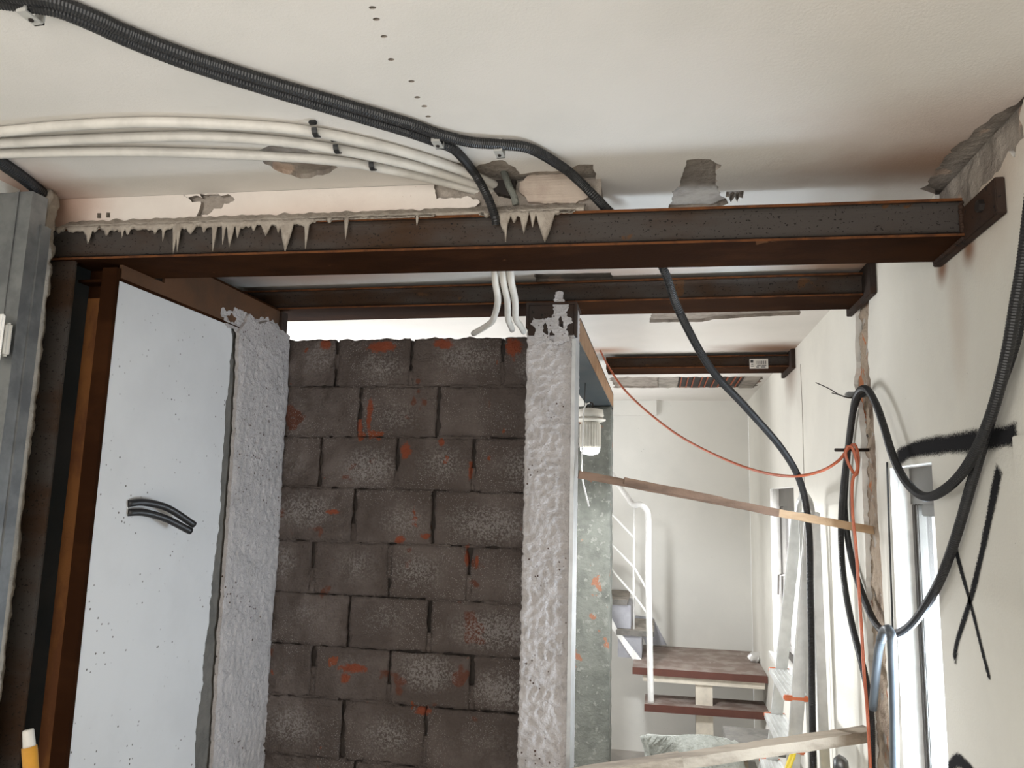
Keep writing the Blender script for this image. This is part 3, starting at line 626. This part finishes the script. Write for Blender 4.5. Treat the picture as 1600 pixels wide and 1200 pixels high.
# ragged render edge beside the post
sy0 = P(13, 800, 'x', XL+.02).y; sy1 = P(33, 800, 'x', XL+.02).y
re_ = tag(rough_box('render_strip', (XL-.01, P(33, 800, 'y', 1.735).x, 1.70, 1.745, ZF, 2.2), .012, .006, 26, 'strip'), 'ragged vertical strip of old render squeezed beside the left post', 'render')
q0 = P(72, 365, 'y', 1.72); rl = tag(rough_box('mortar_lump', (q0.x-.05, q0.x+.012, 1.705, 1.745, 2.17, HC-.005), .008, .009, 26, 'mortar'), 'lumpy mortar in the top left corner above the strip', 'mortar')
# galvanised profiles near the left wall
g = tag(empty('drywall_frame', (-1.6, 1.7, 0)), 'galvanised steel drywall framing at the far left edge', 'frame')
def stud(name, pa, pb, Y, dy, ztop, m_='galv'):
    a, b = xz(pa, Y, 400), xz(pb, Y, 400); bm = bmesh.new(); th = .002
    box(bm, a, b, Y, Y+th, ZF, ztop); box(bm, b-th, b, Y+th, Y+dy, ZF, ztop); box(bm, a, a+th, Y+th, Y+dy, ZF, ztop)
    box(bm, a+(b-a)*.72, a+(b-a)*.76, Y-.003, Y, ZF, ztop)
    return build(name, bm, m_, g)
stud('wide_stud', -45, 39, 1.585, .05, P(30, 300, 'y', 1.585).z)
stud('narrow_stud', 42.5, 60, 1.62, .03, P(50, 352, 'y', 1.62).z)
q = P(3, 528, 'y', 1.56)
c_ = tag(empty('plastic_bracket', q), 'white rounded plastic bracket clipped on the galvanised frame', 'bracket')
bm = bmesh.new(); box(bm, q.x-.03, q.x+.016, 1.563, 1.577, q.z-.045, q.z+.04); bevel(bm, .006, 3); build('plate', bm, 'clip', c_)
bm = bmesh.new(); box(bm, q.x-.03, q.x+.004, 1.553, 1.5628, q.z-.06, q.z+.06); bevel(bm, .004, 3); build('cover', bm, 'whitemetal', c_)
# yellow tube, bottom left
tb = P(50, 1225, 'y', 1.55); tp = P(44, 1140, 'y', 1.55); d_ = (tp-tb)
b0 = tp-d_.normalized()*1.0
yt = tag(empty('caulk_tube', b0), 'amber tube with a milky cap, upright at the bottom left edge', 'tube')
tube('barrel', [b0, tp-d_*.32], .0155, 'amber', yt, raw=True, seg=20); tube('cap', [tp-d_*.32, tp-d_*.28, tp-d_*.03, tp], .016, 'white', yt, raw=True, seg=20, prof=[.013, .0125, .0115, .010])

# ================================================================== conduits
def cl_(x): return x
def C(name, spec, r, m_, label, cat='cable', ribs=0, group=None, clips=(), step=.02, shift=(0, 0, 0), tail=()):
    pts = [P(a, b, ax, v)+Vector(shift) for a, b, ax, v in spec]+[Vector(q) for q in tail]
    bm = bmesh.new(); tube_bm(bm, pts, r, seg=10, step=step, ribs=ribs); o = build(name, bm, m_, None, smooth=not ribs); tag(o, label, cat, group); return o, pts
zc = HC-.014
k1 = [(-40, -8), (40, 2), (90, 10), (150, 34), (200, 57), (290, 92), (400, 128), (560, 176), (640, 200), (685, 216)]
C('black_conduit', [(a+1, b-6, 'z', zc) for a, b in k1]+[(735, 222, 'z', zc), (785, 226, 'z', zc), (830, 233, 'z', zc-.002), (880, 262, 'z', zc-.006), (905, 283, 'y', 1.765), (930, 308, 'y', 1.795), (958, 336, 'y', 1.86)], .0125, 'black',
  'black corrugated conduit along the ceiling that curves right over the nearest beam', 'conduit', ribs=.005,
  tail=[P(985, 352, 'y', 1.96), P(1015, 380, 'y', 2.04), P(1040, 428, 'y', 2.09), P(1062, 488, 'y', 2.16), P(1110, 575, 'y', 2.35), P(1165, 636, 'y', 2.55), P(1222, 702, 'y', 2.75), P(1252, 758, 'y', 2.86), P(1264, 830, 'y', 2.93), P(1266, 920, 'y', 2.94), P(1268, 1010, 'y', 2.94), P(1269, 1100, 'y', 2.94), P(1271, 1230, 'y', 2.94), P(1273, 1350, 'y', 2.94)])
C('black_conduit', [(a-2, b+7, 'z', zc-.001) for a, b in k1]+[(712, 236, 'z', zc-.004), (742, 272, 'y', 1.735), (762, 308, 'y', 1.76), (773, 338, 'y', 1.775)], .0115, 'black',
  'black corrugated conduit running beside another, dropping to the beam near the drips', 'conduit', ribs=.005, tail=[P(775, 350, 'y', 1.785)])
C('black_conduit', [(-40, 222, 'z', zc), (5, 256, 'z', zc), (36, 278, 'z', zc), (66, 302, 'z', zc)], .017, 'black', 'short thick black conduit in the top left ceiling corner', 'conduit', ribs=.008)
def clip(px, py, m_, label, s=.016, group='ceiling clips', drop=.03):
    q = P(px, py, 'z', HC); e = empty('pipe_clip', (q.x, q.y, HC)); tag(e, label, 'clip')
    bm = bmesh.new(); box(bm, q.x-s*.6, q.x+s*.6, q.y-.022, q.y-.019, HC-drop, HC-.0002); box(bm, q.x-s*.6, q.x+s*.6, q.y-.019, q.y+.018, HC-drop, HC-drop+.003); box(bm, q.x-s*.6, q.x+s*.6, q.y+.015, q.y+.018, HC-drop, HC-.0002); build('strap', bm, m_, e)
    bm = bmesh.new(); bmesh.ops.create_cone(bm, cap_ends=True, segments=10, radius1=.004, radius2=.004, depth=.003, matrix=Matrix.Translation((q.x, q.y, HC-drop-.0015))); build('screw', bm, 'iron', e); return e
clip(685, 208, 'clip', 'pale clip where the two black conduits part on the ceiling'); clip(781, 223, 'clip', 'pale clip holding the single black conduit right of the fork'); clip(52, 5, 'clip', 'pale clip holding black conduits at the top left edge')
wh = [([(-60, 208), (0, 206), (100, 197), (240, 191), (400, 197), (495, 207), (600, 229), (700, 259), (760, 283), (797, 303)], 'upper white conduit arcing across the ceiling into the hole', (495, 204)),
      ([(-60, 226), (0, 224), (150, 217), (300, 213), (420, 219), (530, 234), (650, 260), (745, 288), (792, 306)], 'middle white conduit arcing across the ceiling into the hole', (528, 230)),
      ([(-60, 241), (0, 240), (200, 237), (400, 243), (520, 251), (600, 264), (700, 286), (785, 310)], 'lowest white conduit arcing across the ceiling into the hole', (583, 257))]
for i, (pts, lab_, cl) in enumerate(wh):
    C('white_conduit', [(a, b, 'z', HC-.013) for a, b in pts[:-1]]+[(pts[-1][0], pts[-1][1], 'y', 1.87)], .0118, 'white', lab_, 'conduit')
    q = P(cl[0], cl[1], 'z', HC-.013); e = empty('pipe_clip', (q.x, q.y, HC)); tag(e, 'black clip on the '+['upper', 'middle', 'lowest'][i]+' white conduit', 'clip')
    bm = bmesh.new()
    for a in range(8):
        an = math.pi*a/8; an2 = math.pi*(a+1)/8; r0, r1 = .0125, .0155
        hexa(bm, [(q.x+w_, q.y+r_*math.cos(t_), q.z-r_*math.sin(t_)) for w_ in (-.006, .006) for r_, t_ in ((r0, an), (r1, an), (r1, an2), (r0, an2))])
    build('band', bm, 'black', e)
    for y_ in (q.y-.026, q.y+.016): bbox('foot', (q.x-.009, q.x+.009, y_, y_+.01, HC-.009, HC-.0003), 'black', e, .002)
for i, (sx, ex, ey, w_) in enumerate(((772, 740, 521, 'left'), (785, 800, 515, 'middle'), (797, 818, 518, 'right'))):
    C('white_conduit', [(sx, 405, 'y', 2.08), (sx+2, 440, 'y', 2.12), (sx+(6 if i == 0 else 8), 470, 'y', 2.22), ((771 if i == 0 else sx+9), 498, 'y', 2.36), ((762 if i == 0 else (sx+ex)/2+5), 508, 'y', 2.42), (ex, ey, 'y', 2.55)], .0105, 'white', w_+' white conduit end dangling between the nearest and middle beams', 'conduit')
# bent bar and dark sheet painting the shade in the ceiling hole
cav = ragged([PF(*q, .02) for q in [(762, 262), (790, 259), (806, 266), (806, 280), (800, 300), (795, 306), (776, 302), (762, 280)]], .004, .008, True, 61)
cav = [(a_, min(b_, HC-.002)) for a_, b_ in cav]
sheet('cavity_shade_sheet', cav, [], lambda a, b: Vector((a, yf(a)+.021, b)), (0, .02, 0), 'iron', lin)
def F3(px, py, o_): a_, b_ = PF(px, py, o_); return Vector((a_, yf(a_)+o_, b_))
tag(tube('bent_strap', [F3(784, 262, .014), F3(790, 275, .008), F3(796, 292, .004), F3(803, 306, .008), F3(806, 320, .012)], .009, 'greymortar', step=.01), 'grey mortar-caked strap bent out of the broken lintel hole', 'strap')
# two stubs on the white panel
for i, (pts, lab_) in enumerate((([(200, 787), (225, 785), (262, 794), (303, 820)], 'upper black conduit stub sticking out of the white panel'), ([(200, 801), (225, 801), (258, 810), (298, 830)], 'lower black conduit stub sticking out of the white panel'))):
    pp = [P(a, b, 'x', XP+o_) for (a, b), o_ in zip(pts, (.001, .02, .045, .075))]
    tag(tube('conduit_stub', pp, .0105, 'black', step=.008), lab_, 'conduit')
# loops hanging by the right wall
X1 = XR-.03
A = [(1612, 300), (1600, 400), (1588, 470), (1572, 560), (1548, 650), (1515, 722), (1480, 762), (1445, 776), (1415, 752), (1395, 712), (1382, 670), (1368, 630), (1352, 607), (1337, 622), (1328, 680), (1318, 760), (1314, 830), (1318, 900), (1330, 970), (1350, 1050), (1360, 1110), (1362, 1180), (1362, 1260)]
C('black_conduit', [(a, b, 'x', X1-.012) for a, b in A], .0118, 'black', 'black conduit hung over the nail by the chase with the smaller upper loop', 'conduit', ribs=.006)
Bp = [(1622, 330), (1603, 430), (1586, 530), (1560, 610), (1540, 680), (1518, 755), (1490, 850), (1462, 920), (1425, 975), (1395, 990), (1370, 977), (1348, 930), (1330, 870), (1320, 800), (1322, 740), (1330, 660), (1340, 622), (1348, 615)]
C('black_conduit', [(a, b, 'x', X1+.012) for a, b in Bp], .0118, 'black', 'black conduit with the long low loop crossing the near window', 'conduit', ribs=.006)
C('grey_conduit', [(1384, 985, 'x', X1-.02), (1374, 1010, 'x', X1-.02), (1368, 1060, 'x', X1-.02), (1364, 1108, 'x', X1-.02)], .0125, 'greycon', 'short bluish conduit end hanging from the low black loop', 'conduit')
C('grey_conduit', [(1376, 1000, 'x', X1-.045), (1383, 984, 'x', X1-.045), (1392, 990, 'x', X1-.045), (1395, 1040, 'x', X1-.02), (1397, 1110, 'x', X1-.01), (1398, 1200, 'x', X1-.01), (1400, 1300, 'x', X1-.01)], .013, 'greycon', 'bluish conduit dropping straight down left of the near window', 'conduit')
C('thin_line', [(1386, 722, 'x', XR-.006), (1390, 850, 'x', XR-.006), (1395, 990, 'x', XR-.006), (1401, 1200, 'x', XR-.006), (1405, 1290, 'x', XR-.006)], .003, 'black', 'thin black crack-like shadow line on the wall along the near window edge', 'cable')  # added black tube draws a crack-like shadow line, not a real cable
C('thin_line', [(1240, 745, 'y', 3.9), (1262, 800, 'y', 3.7), (1278, 900, 'y', 3.6), (1284, 1000, 'y', 3.55), (1290, 1120, 'y', 3.55), (1296, 1230, 'y', 3.55)][1:], .003, 'clip', 'thin pale cable hanging right of the ladder', 'cable')
# orange cable
oc = [(938, 548, 'y', 4.0), (952, 575, 'y', 3.9), (975, 608, 'y', 3.8), (1010, 642, 'y', 3.6), (1060, 680, 'y', 3.4), (1120, 712, 'y', 3.2), (1180, 735, 'y', 3.05), (1235, 744, 'y', 2.85), (1280, 737, 'y', 2.78), (1310, 720, 'y', 2.78), (1326, 700, 'y', 2.78), (1336, 695, 'y', 2.76), (1341, 715, 'y', 2.75), (1338, 742, 'y', 2.75), (1326, 725, 'y', 2.74), (1321, 705, 'y', 2.74), (1330, 697, 'y', 2.73), (1340, 730, 'y', 2.73), (1332, 752, 'y', 2.73), (1332, 800, 'y', 2.72), (1337, 850, 'y', 2.71), (1342, 920, 'y', 2.71), (1346, 980, 'y', 2.71), (1350, 1050, 'y', 2.70), (1355, 1110, 'y', 2.70), (1360, 1200, 'y', 2.70), (1364, 1290, 'y', 2.70)]
C('orange_cable', oc, .0052, 'orange', 'orange cable slung from the joist to the wall nail and hanging down', 'cable', step=.01)
n1 = tag(tube('steel_nail', [P(1305, 703, 'x', .6)+Vector((0, 0, 0)), P(1357, 703, 'x', XR+.01)], .006, 'iron', raw=True), 'dark steel bar driven into the chase, carrying the orange cable', 'nail')
w_ = [(1275, 598, 'x', .60), (1295, 607, 'x', .62), (1310, 616, 'x', .63), (1325, 621, 'x', .65), (1345, 617, 'x', .70)]
tw = empty('tie_wire', P(1345, 617, 'x', .7)); tag(tw, 'twisted grey tie wire sticking out at the conduit hanger', 'wire')
tube('strand', [P(*q) for q in w_], .002, 'iron', tw, step=.01); tube('strand', [P(1300, 614, 'x', .61), P(1315, 618, 'x', .63), P(1330, 622, 'x', .66), P(1350, 614, 'x', .71)], .0018, 'iron', tw, step=.01)
tag(bbox('hook_bracket', (XR-.06, XR+.01, P(1350, 615, 'x', XR).y-.02, P(1350, 615, 'x', XR).y+.02, P(1350, 615, 'x', XR).z-.012, P(1350, 612, 'x', XR).z-.002), 'galv'), 'small metal hanger under the bend of the upper loop', 'bracket')

# ================================================================== work lamp
LY = 3.95; lc = P(922, 700, 'y', LY)
lamp = tag(empty('work_lamp', lc), 'white ribbed LED work lamp glowing, hung by its cord before the rear pillar', 'lamp')
bulb((lc.x, lc.y, lc.z-.045))
lathe('bulb_lens', (lc.x, lc.y, lc.z), [(.02, -.035), (.042, -.028), (.05, -.012), (.052, .0)], 'glow', lamp)
lathe('heat_sink', (lc.x, lc.y, lc.z), [(.053, .0005), (.056, .01), (.056, .12), (.045, .135)], 'ceramic', lamp, seg=48, flutes=1)
lathe('reflector_plate', (lc.x, lc.y, lc.z), [(.06, .137), (.08, .143), (.08, .152), (.06, .155)], 'ceramic', lamp)
lathe('driver_cap', (lc.x, lc.y, lc.z), [(.066, .1555), (.07, .17), (.066, .2), (.03, .208)], 'ceramic', lamp, seg=16)
tube('hook', [(lc.x-.02, LY, lc.z+.2), (lc.x-.015, LY, lc.z+.235), (lc.x+.01, LY, lc.z+.235), (lc.x+.012, LY, lc.z+.2)], .004, 'iron', lamp)
tube('cord', [(lc.x+.0, LY-.06, lc.z+.23), (lc.x-.025, LY-.085, lc.z+.2), (lc.x-.03, LY-.09, lc.z+.05), (lc.x-.034, LY-.09, lc.z-.06), (lc.x-.03, LY-.09, lc.z-.16), (lc.x+.005, LY-.09, lc.z-.3)], .0035, 'whitemetal', lamp)
tube('hanging_wire', [(lc.x-.0, LY, lc.z+.23), (-.38, LY, 2.0), (-.38, LY, 2.199)], .002, 'iron', lamp)

# ================================================================== boards across the opening
def board(name, pieces, label, cat='board'):
    e = tag(empty(name, pieces[0][0]), label, cat)
    for (a, b, w, h, m_) in pieces:
        a = Vector(a); b = Vector(b); bm = bmesh.new(); bar(bm, a, b, w, h); bmesh.ops.subdivide_edges(bm, edges=[e_ for e_ in bm.edges if e_.calc_length() > .2], cuts=18)
        for v in bm.verts: v.co += Vector((0, 1, 1))*.0022*nz(v.co, 16)
        build('plank', bm, m_, e)
    return e
pa, pm, pb = P(904, 741, 'y', 2.64), P(1215, 801, 'y', 2.78), P(1366, 829, 'y', 2.84)
board('wooden_lath', [(pa, pm, .03, .026, 'woodb'), (pm, pb, .03, .026, 'woodl'), (P(975, 751, 'y', 2.63), P(1128, 782, 'y', 2.72), .012, .024, 'woodb')], 'thin upper wooden lath sloping from the column to the wall chase')
pa, pb = P(1062, 1189, 'y', 2.66), P(1358, 1146, 'y', 2.86)
board('wooden_board', [(pa, pb, .06, .035, 'woodg')], 'lower weathered board rising to the right wall chase')
pa, pb = P(880, 1216, 'y', 2.52), P(1064, 1187, 'y', 2.6)
board('wooden_board', [(pa, pb, .055, .035, 'woodg')], 'lower weathered board stub, splintered, ending before the rising board')

# ================================================================== stairs
st = tag(empty('staircase', (.3, 5.6, 0)), 'open staircase with brown treads turning at a landing by the rear wall', 'staircase')
lf, rf = P(1000, 1042, 'z', .46), P(1197, 1048, 'z', .46)
zL = .46
bm = bmesh.new(); hexa(bm, [(lf.x-.05, lf.y-.02, zL-.045), (XR-.004, lf.y, zL-.045), (XR-.004, YB-.002, zL-.045), (lf.x-.05, YB-.002, zL-.045), (lf.x-.05, lf.y-.02, zL-.001), (XR-.004, lf.y, zL-.001), (XR-.004, YB-.002, zL-.001), (lf.x-.05, YB-.002, zL-.001)])
build('landing_tread', bm, 'tread', st)
bm = bmesh.new(); box(bm, lf.x-.05, XR-.004, lf.y-.026, lf.y-.0205, zL-.045, zL); build('landing_edge', bm, 'treadedge', st)
bm = bmesh.new(); box(bm, lf.x+.02, XR-.02, lf.y+.0, lf.y+.012, zL-.09, zL-.046); build('landing_apron', bm, 'stringer', st)
a = P(1007, 1088, 'z', .235); b = P(1205, 1108, 'z', .235); c_ = P(1200, 1094, 'z', .235); d_ = P(1016, 1080, 'z', .235)
yf0 = a.y-.25
fl = P(1007, 1100, 'z', .235); fr = P(1207, 1114, 'z', .235)
bm = bmesh.new(); hexa(bm, [(fl.x, fl.y, .19), (fr.x, fr.y, .19), (fr.x-.01, fr.y+.29, .19), (fl.x, fl.y+.27, .19), (fl.x, fl.y, .235), (fr.x, fr.y, .235), (fr.x-.01, fr.y+.29, .235), (fl.x, fl.y+.27, .235)])
build('lower_tread', bm, 'tread', st)
bm = bmesh.new(); hexa(bm, [(fl.x-.001, fl.y-.005, .189), (fr.x, fr.y-.005, .189), (fr.x, fr.y-.0005, .189), (fl.x-.001, fl.y-.0005, .189), (fl.x-.001, fl.y-.005, .236), (fr.x, fr.y-.005, .236), (fr.x, fr.y-.0005, .236), (fl.x-.001, fl.y-.0005, .236)]); build('lower_edge', bm, 'treadedge', st)
mx = (P(1085, 1060, 'y', 5.65).x, P(1111, 1060, 'y', 5.65).x)
bm = bmesh.new(); box(bm, mx[0], mx[1], fl.y+.06, fl.y+.12, ZF, .188); box(bm, mx[0], mx[1], lf.y+.02, lf.y+.07, ZF, zL-.046); box(bm, mx[0], mx[1], fl.y+.1201, lf.y+.0199, -.1, .187); box(bm, mx[0], mx[1], fl.y+.13, lf.y+.0198, .1871, .3); build('centre_stringer', bm, 'stringer', st)
bm = bmesh.new(); bar(bm, (fr.x-.12, fr.y+.03, ZF), (fr.x-.015, fr.y+.03, .188), .03, .02, Vector((0, 1, 0))); build('side_strut', bm, 'whitemetal', st)
# upper flight to the left
YF = 5.72
t1l, t1r = P(963, 992, 'y', YF), P(1022, 992, 'y', YF); t2l, t2r = P(940, 944, 'y', YF), P(980, 944, 'y', YF); z3 = t2l.z+(t2l.z-t1l.z)
for (xl, xr_, z) in ((t1l.x, t1r.x, t1l.z), (t2l.x-.04, t2r.x, t2l.z), (t2l.x-.3, t2l.x+.02, z3), (t2l.x-.55, t2l.x-.22, 2*z3-t2l.z)):
    bm = bmesh.new(); box(bm, xl, xr_, YF, YB-.004, z, z+.04); bevel(bm, .003); s_ = build('upper_tread', bm, 'concrete', st)
    bm = bmesh.new(); box(bm, xl, xr_, YF-.004, YF-.0003, z+.002, z+.038); build('mortar_edge', bm, 'edge', s_)
bm = bmesh.new()
for (x_, z0_, z1_) in ((P(965, 1020, 'y', YF).x, zL, t1l.z), (t2l.x+.04, t1l.z+.041, t2l.z), (t2l.x-.22, t2l.z+.041, z3)):
    box(bm, x_, x_+.17, YF+.03, YF+.42, z0_+.002, z1_-.001)
build('riser_box', bm, 'bluewhite', st)
sp = [P(1002, 1050, 'y', YF), P(1024, 1050, 'y', YF), P(1024, 1035, 'y', YF), P(1003, 1032, 'y', YF), P(964, 983, 'y', YF), P(940, 935, 'y', YF), P(930, 945, 'y', YF), P(958, 985, 'y', YF)]
bm = bmesh.new(); v0 = [bm.verts.new(q+Vector((0, .004, 0))) for q in sp]; f_ = bm.faces.new(v0); r_ = bmesh.ops.extrude_face_region(bm, geom=[f_]); bmesh.ops.translate(bm, verts=[v for v in r_['geom'] if isinstance(v, bmesh.types.BMVert)], vec=(0, .02, 0)); build('zigzag_stringer', bm, 'whitemetal', st)
sk = [P(1020, 965, 'y', YB-.02), P(1042, 1008, 'y', YB-.02), P(1010, 1008, 'y', YB-.02), P(990, 962, 'y', YB-.02)]
bm = bmesh.new(); v0 = [bm.verts.new(q) for q in sk]; f_ = bm.faces.new(v0); r_ = bmesh.ops.extrude_face_region(bm, geom=[f_]); bmesh.ops.translate(bm, verts=[v for v in r_['geom'] if isinstance(v, bmesh.types.BMVert)], vec=(0, .018, 0)); build('wall_stringer', bm, 'bluewhite', st)
# railing
rl = tag(empty('stair_railing', (fl.x+.05, fl.y+.05, .235)), 'white tubular stair railing bending at its top post', 'railing')
YR = fl.y+.04
pt = [P(1017, 1089, 'y', YR), P(1015, 1000, 'y', YR), P(1013, 900, 'y', YR), P(1013, 815, 'y', YR), P(1009, 795, 'y', YR), P(1000, 788, 'y', YR), P(990, 789, 'y', YR+.05), P(978, 773, 'y', YR+.12), P(962, 750, 'y', YR+.25), P(945, 722, 'y', YR+.3), P(925, 690, 'y', YR+.3)]
pt[0].z = .236; tube('handrail', pt, .021, 'whitemetal', rl, seg=16)
YR2 = YF+.05
tube('baluster', [P(991, 792, 'y', YR2), P(990, 985, 'y', YR2)], .008, 'whitemetal', rl, raw=True)
for q in ([(930, 775), (992, 842)], [(930, 822), (992, 888), (1010, 920)], [(930, 860), (992, 932), (1011, 958)]):
    tube('rail_rod', [P(a_, b_, 'y', YR2-(.0 if a_ < 1000 else .12)) for a_, b_ in q], .0075, 'whitemetal', rl, raw=True)
q = P(1179, 1030, 'z', zL+.02)
bm = bmesh.new(); bmesh.ops.create_icosphere(bm, subdivisions=4, radius=.045, matrix=Matrix.Translation((q.x, q.y, zL+.034)) @ Matrix.Diagonal((1, .8, .8, 1)))
for v in bm.verts: v.co += Vector((1, 1, .6))*.028*nz(v.co, 30); v.co.z = max(v.co.z, zL+.001)
tag(build('crumpled_wrapper', bm, 'foil'), 'crumpled silver wrapper on the landing corner', 'litter')

# ================================================================== ladder
ld = tag(empty('step_ladder', (.5, 3.3, 0)), 'aluminium step ladder with orange tread ends, standing open by the right wall', 'ladder')
YA, YBk = 3.55, 3.08
At, Ab = P(1246, 800, 'y', YA), P(1212, 1130, 'y', YA); Bt, Bb = P(1268, 800, 'y', YBk), P(1240, 1180, 'y', YBk)
def ext(a, b, z): s_ = (z-a.z)/(b.z-a.z); return a+(b-a)*s_
A0, B0 = ext(At, Ab, ZF+.012), ext(Bt, Bb, ZF+.012)
def rail(a, b, w, h, name): bm = bmesh.new(); bar(bm, a, b, w, h, Vector((0, 1, 0))); bevel(bm, .004); return build(name, bm, 'alu', ld)
rail(At, A0, .048, .022, 'front_rail'); rail(Bt, B0, .048, .022, 'front_rail')
ty = [1052, 1130]; z_s = [P(1230, 1066, 'y', 3.3).z, P(1222, 1142, 'y', 3.3).z]; dz = z_s[0]-z_s[1]
zz = z_s[0]+dz
for k in range(8):
    z = zz-k*dz if k else None
    if z is None: continue
    if z < ZF+.08: break
    pA, pB = ext(At, Ab, z), ext(Bt, Bb, z); bm = bmesh.new()
    hexa(bm, [(pA.x-.05, pA.y, z-.02), (pB.x-.05, pB.y, z-.02), (pB.x+.035, pB.y, z-.02), (pA.x+.035, pA.y, z-.02), (pA.x-.05, pA.y, z), (pB.x-.05, pB.y, z), (pB.x+.035, pB.y, z), (pA.x+.035, pA.y, z)])
    for r_ in range(5): box(bm, (pA.x+pB.x)/2-.04+r_*.016, (pA.x+pB.x)/2-.035+r_*.016, pB.y+.02, pA.y-.02, z, z+.003)
    s_ = build('step', bm, 'alu', ld)
    bbox('end_cap', (pB.x-.052, pB.x+.037, pB.y-.012, pB.y+.003, z-.016, z+.003), 'opl', s_, .004); bbox('end_cap', (pA.x-.052, pA.x+.037, pA.y-.003, pA.y+.010, z-.016, z+.003), 'opl', s_, .004)
bt, bb = P(1281, 880, 'y', YBk+.05), P(1290, 1190, 'y', YBk+.05); 
Ct, Cb = P(1273, 800, 'y', YBk+.06), ext(P(1273, 800, 'y', YBk+.06), P(1287, 1150, 'y', YBk+.06), ZF+.012)
Dt, Db = P(1254, 800, 'y', YA-.06), ext(P(1254, 800, 'y', YA-.06), P(1268, 1150, 'y', YA-.06), ZF+.012)
Cb.x = min(Cb.x, XR-.03); Db.x = min(Db.x, XR-.03)
rail(Ct, Cb, .035, .022, 'rear_leg'); rail(Dt, Db, .035, .022, 'rear_leg')
tube('top_hoop', [At+Vector((0, 0, -.02)), At+Vector((.005, -.02, .035)), At+Vector((.012, -.09, .07)), Bt+Vector((-.012, .09, .07)), Bt+Vector((-.005, .02, .035)), Bt+Vector((0, 0, -.02))], .016, 'alu', ld)
for k_ in (.35, .12): bm = bmesh.new(); bar(bm, Cb.lerp(Ct, k_), Db.lerp(Dt, k_), .025, .015); build('rear_brace', bm, 'alu', ld)
for q in (A0, B0, Cb, Db): bbox('rubber_foot', (q.x-.03, q.x+.03, q.y-.018, q.y+.018, ZF, ZF+.02), 'black', ld)
# yellow hand tool hanging below the board, grey-yellow tool
q = P(1236, 1192, 'y', 2.95)
yt = tag(empty('yellow_strap', q), 'yellow strap hanging beside the ladder under the lower board', 'strap')
tube('webbing', [P(1240, 1168, 'y', 2.98), P(1238, 1182, 'y', 2.96), P(1231, 1200, 'y', 2.95), P(1224, 1240, 'y', 2.95)], .011, 'yellow', yt)
q = P(1312, 1200, 'y', 2.95)
dr = tag(empty('cordless_tool', (q.x, q.y, ZF)), 'grey and yellow tool end poking up by the chase at the bottom edge', 'tool')
tube('housing', [(q.x, q.y, .45), (q.x, q.y, q.z-.03), (q.x+.003, q.y, q.z-.005), (q.x+.004, q.y, q.z+.02)], .026, 'yellow', dr, raw=True, prof=[.03, .03, .027, .02], seg=8)
tube('chuck', [(q.x+.004, q.y-.002, q.z-.012), (q.x+.004, q.y-.002, q.z+.028), (q.x+.01, q.y, q.z+.04)], .02, 'galv', dr, raw=True, prof=[.028, .024, .012], seg=8)
tube('handle', [(q.x, q.y, ZF), (q.x, q.y, .45)], .02, 'frame', dr, raw=True)

# ================================================================== mortar tub and plank
tubt = tag(empty('mortar_tub', (.2, 4.0, 0)), 'grey mortar-caked wheelbarrow tray tipped up behind the lower board', 'tub')
YT = 3.9
ot = [P(1005, 1150, 'y', YT), P(1012, 1147, 'y', YT), P(1060, 1149, 'y', YT+.05), P(1110, 1150, 'y', YT+.1), P(1135, 1153, 'y', YT+.1), P(1150, 1163, 'y', YT+.1), P(1158, 1180, 'y', YT+.08), P(1175, 1260, 'y', YT), P(1040, 1260, 'y', YT-.1), P(1018, 1250, 'y', YT-.05)]
bm = bmesh.new(); f_ = bm.faces.new([bm.verts.new(q) for q in ot]); r_ = bmesh.ops.inset_region(bm, faces=[f_], thickness=.02, depth=.0)
bmesh.ops.subdivide_edges(bm, edges=bm.edges[:], cuts=3, use_grid_fill=True); bmesh.ops.triangulate(bm, faces=bm.faces[:]); bmesh.ops.subdivide_edges(bm, edges=bm.edges[:], cuts=2)
for v in bm.verts: v.co.y += .012*nz(v.co, 9)+.006*nz(v.co, 25)
bmesh.ops.solidify(bm, geom=bm.faces[:], thickness=.03); build('tray', bm, 'traymortar', tubt, smooth=True)
tube('rim', [P(1004, 1149, 'y', YT-.03), P(1012, 1180, 'y', YT-.05), P(1018, 1260, 'y', YT-.1)], .014, 'traymortar', tubt)
zl = ot[7].z
bm = bmesh.new(); box(bm, .1, .45, YT+.0, YT+.12, ZF, zl+.02); build('heap_of_mortar', bm, 'greymortar', tubt)
tag(bbox('resting_plank', (P(1150, 1160, 'y', 4.3).x-.05, XR-.06, 4.2, 4.55, P(1190, 1162, 'y', 4.3).z-.03, P(1190, 1160, 'y', 4.3).z), 'edge'), 'grey plank lying behind the mortar tray near the ladder', 'plank')
tag(bbox('sawhorse', (P(1150, 1160, 'y', 4.3).x, P(1150, 1160, 'y', 4.3).x+.06, 4.3, 4.4, ZF, P(1190, 1162, 'y', 4.3).z-.031), 'woodg'), 'short prop under the grey plank', 'prop')
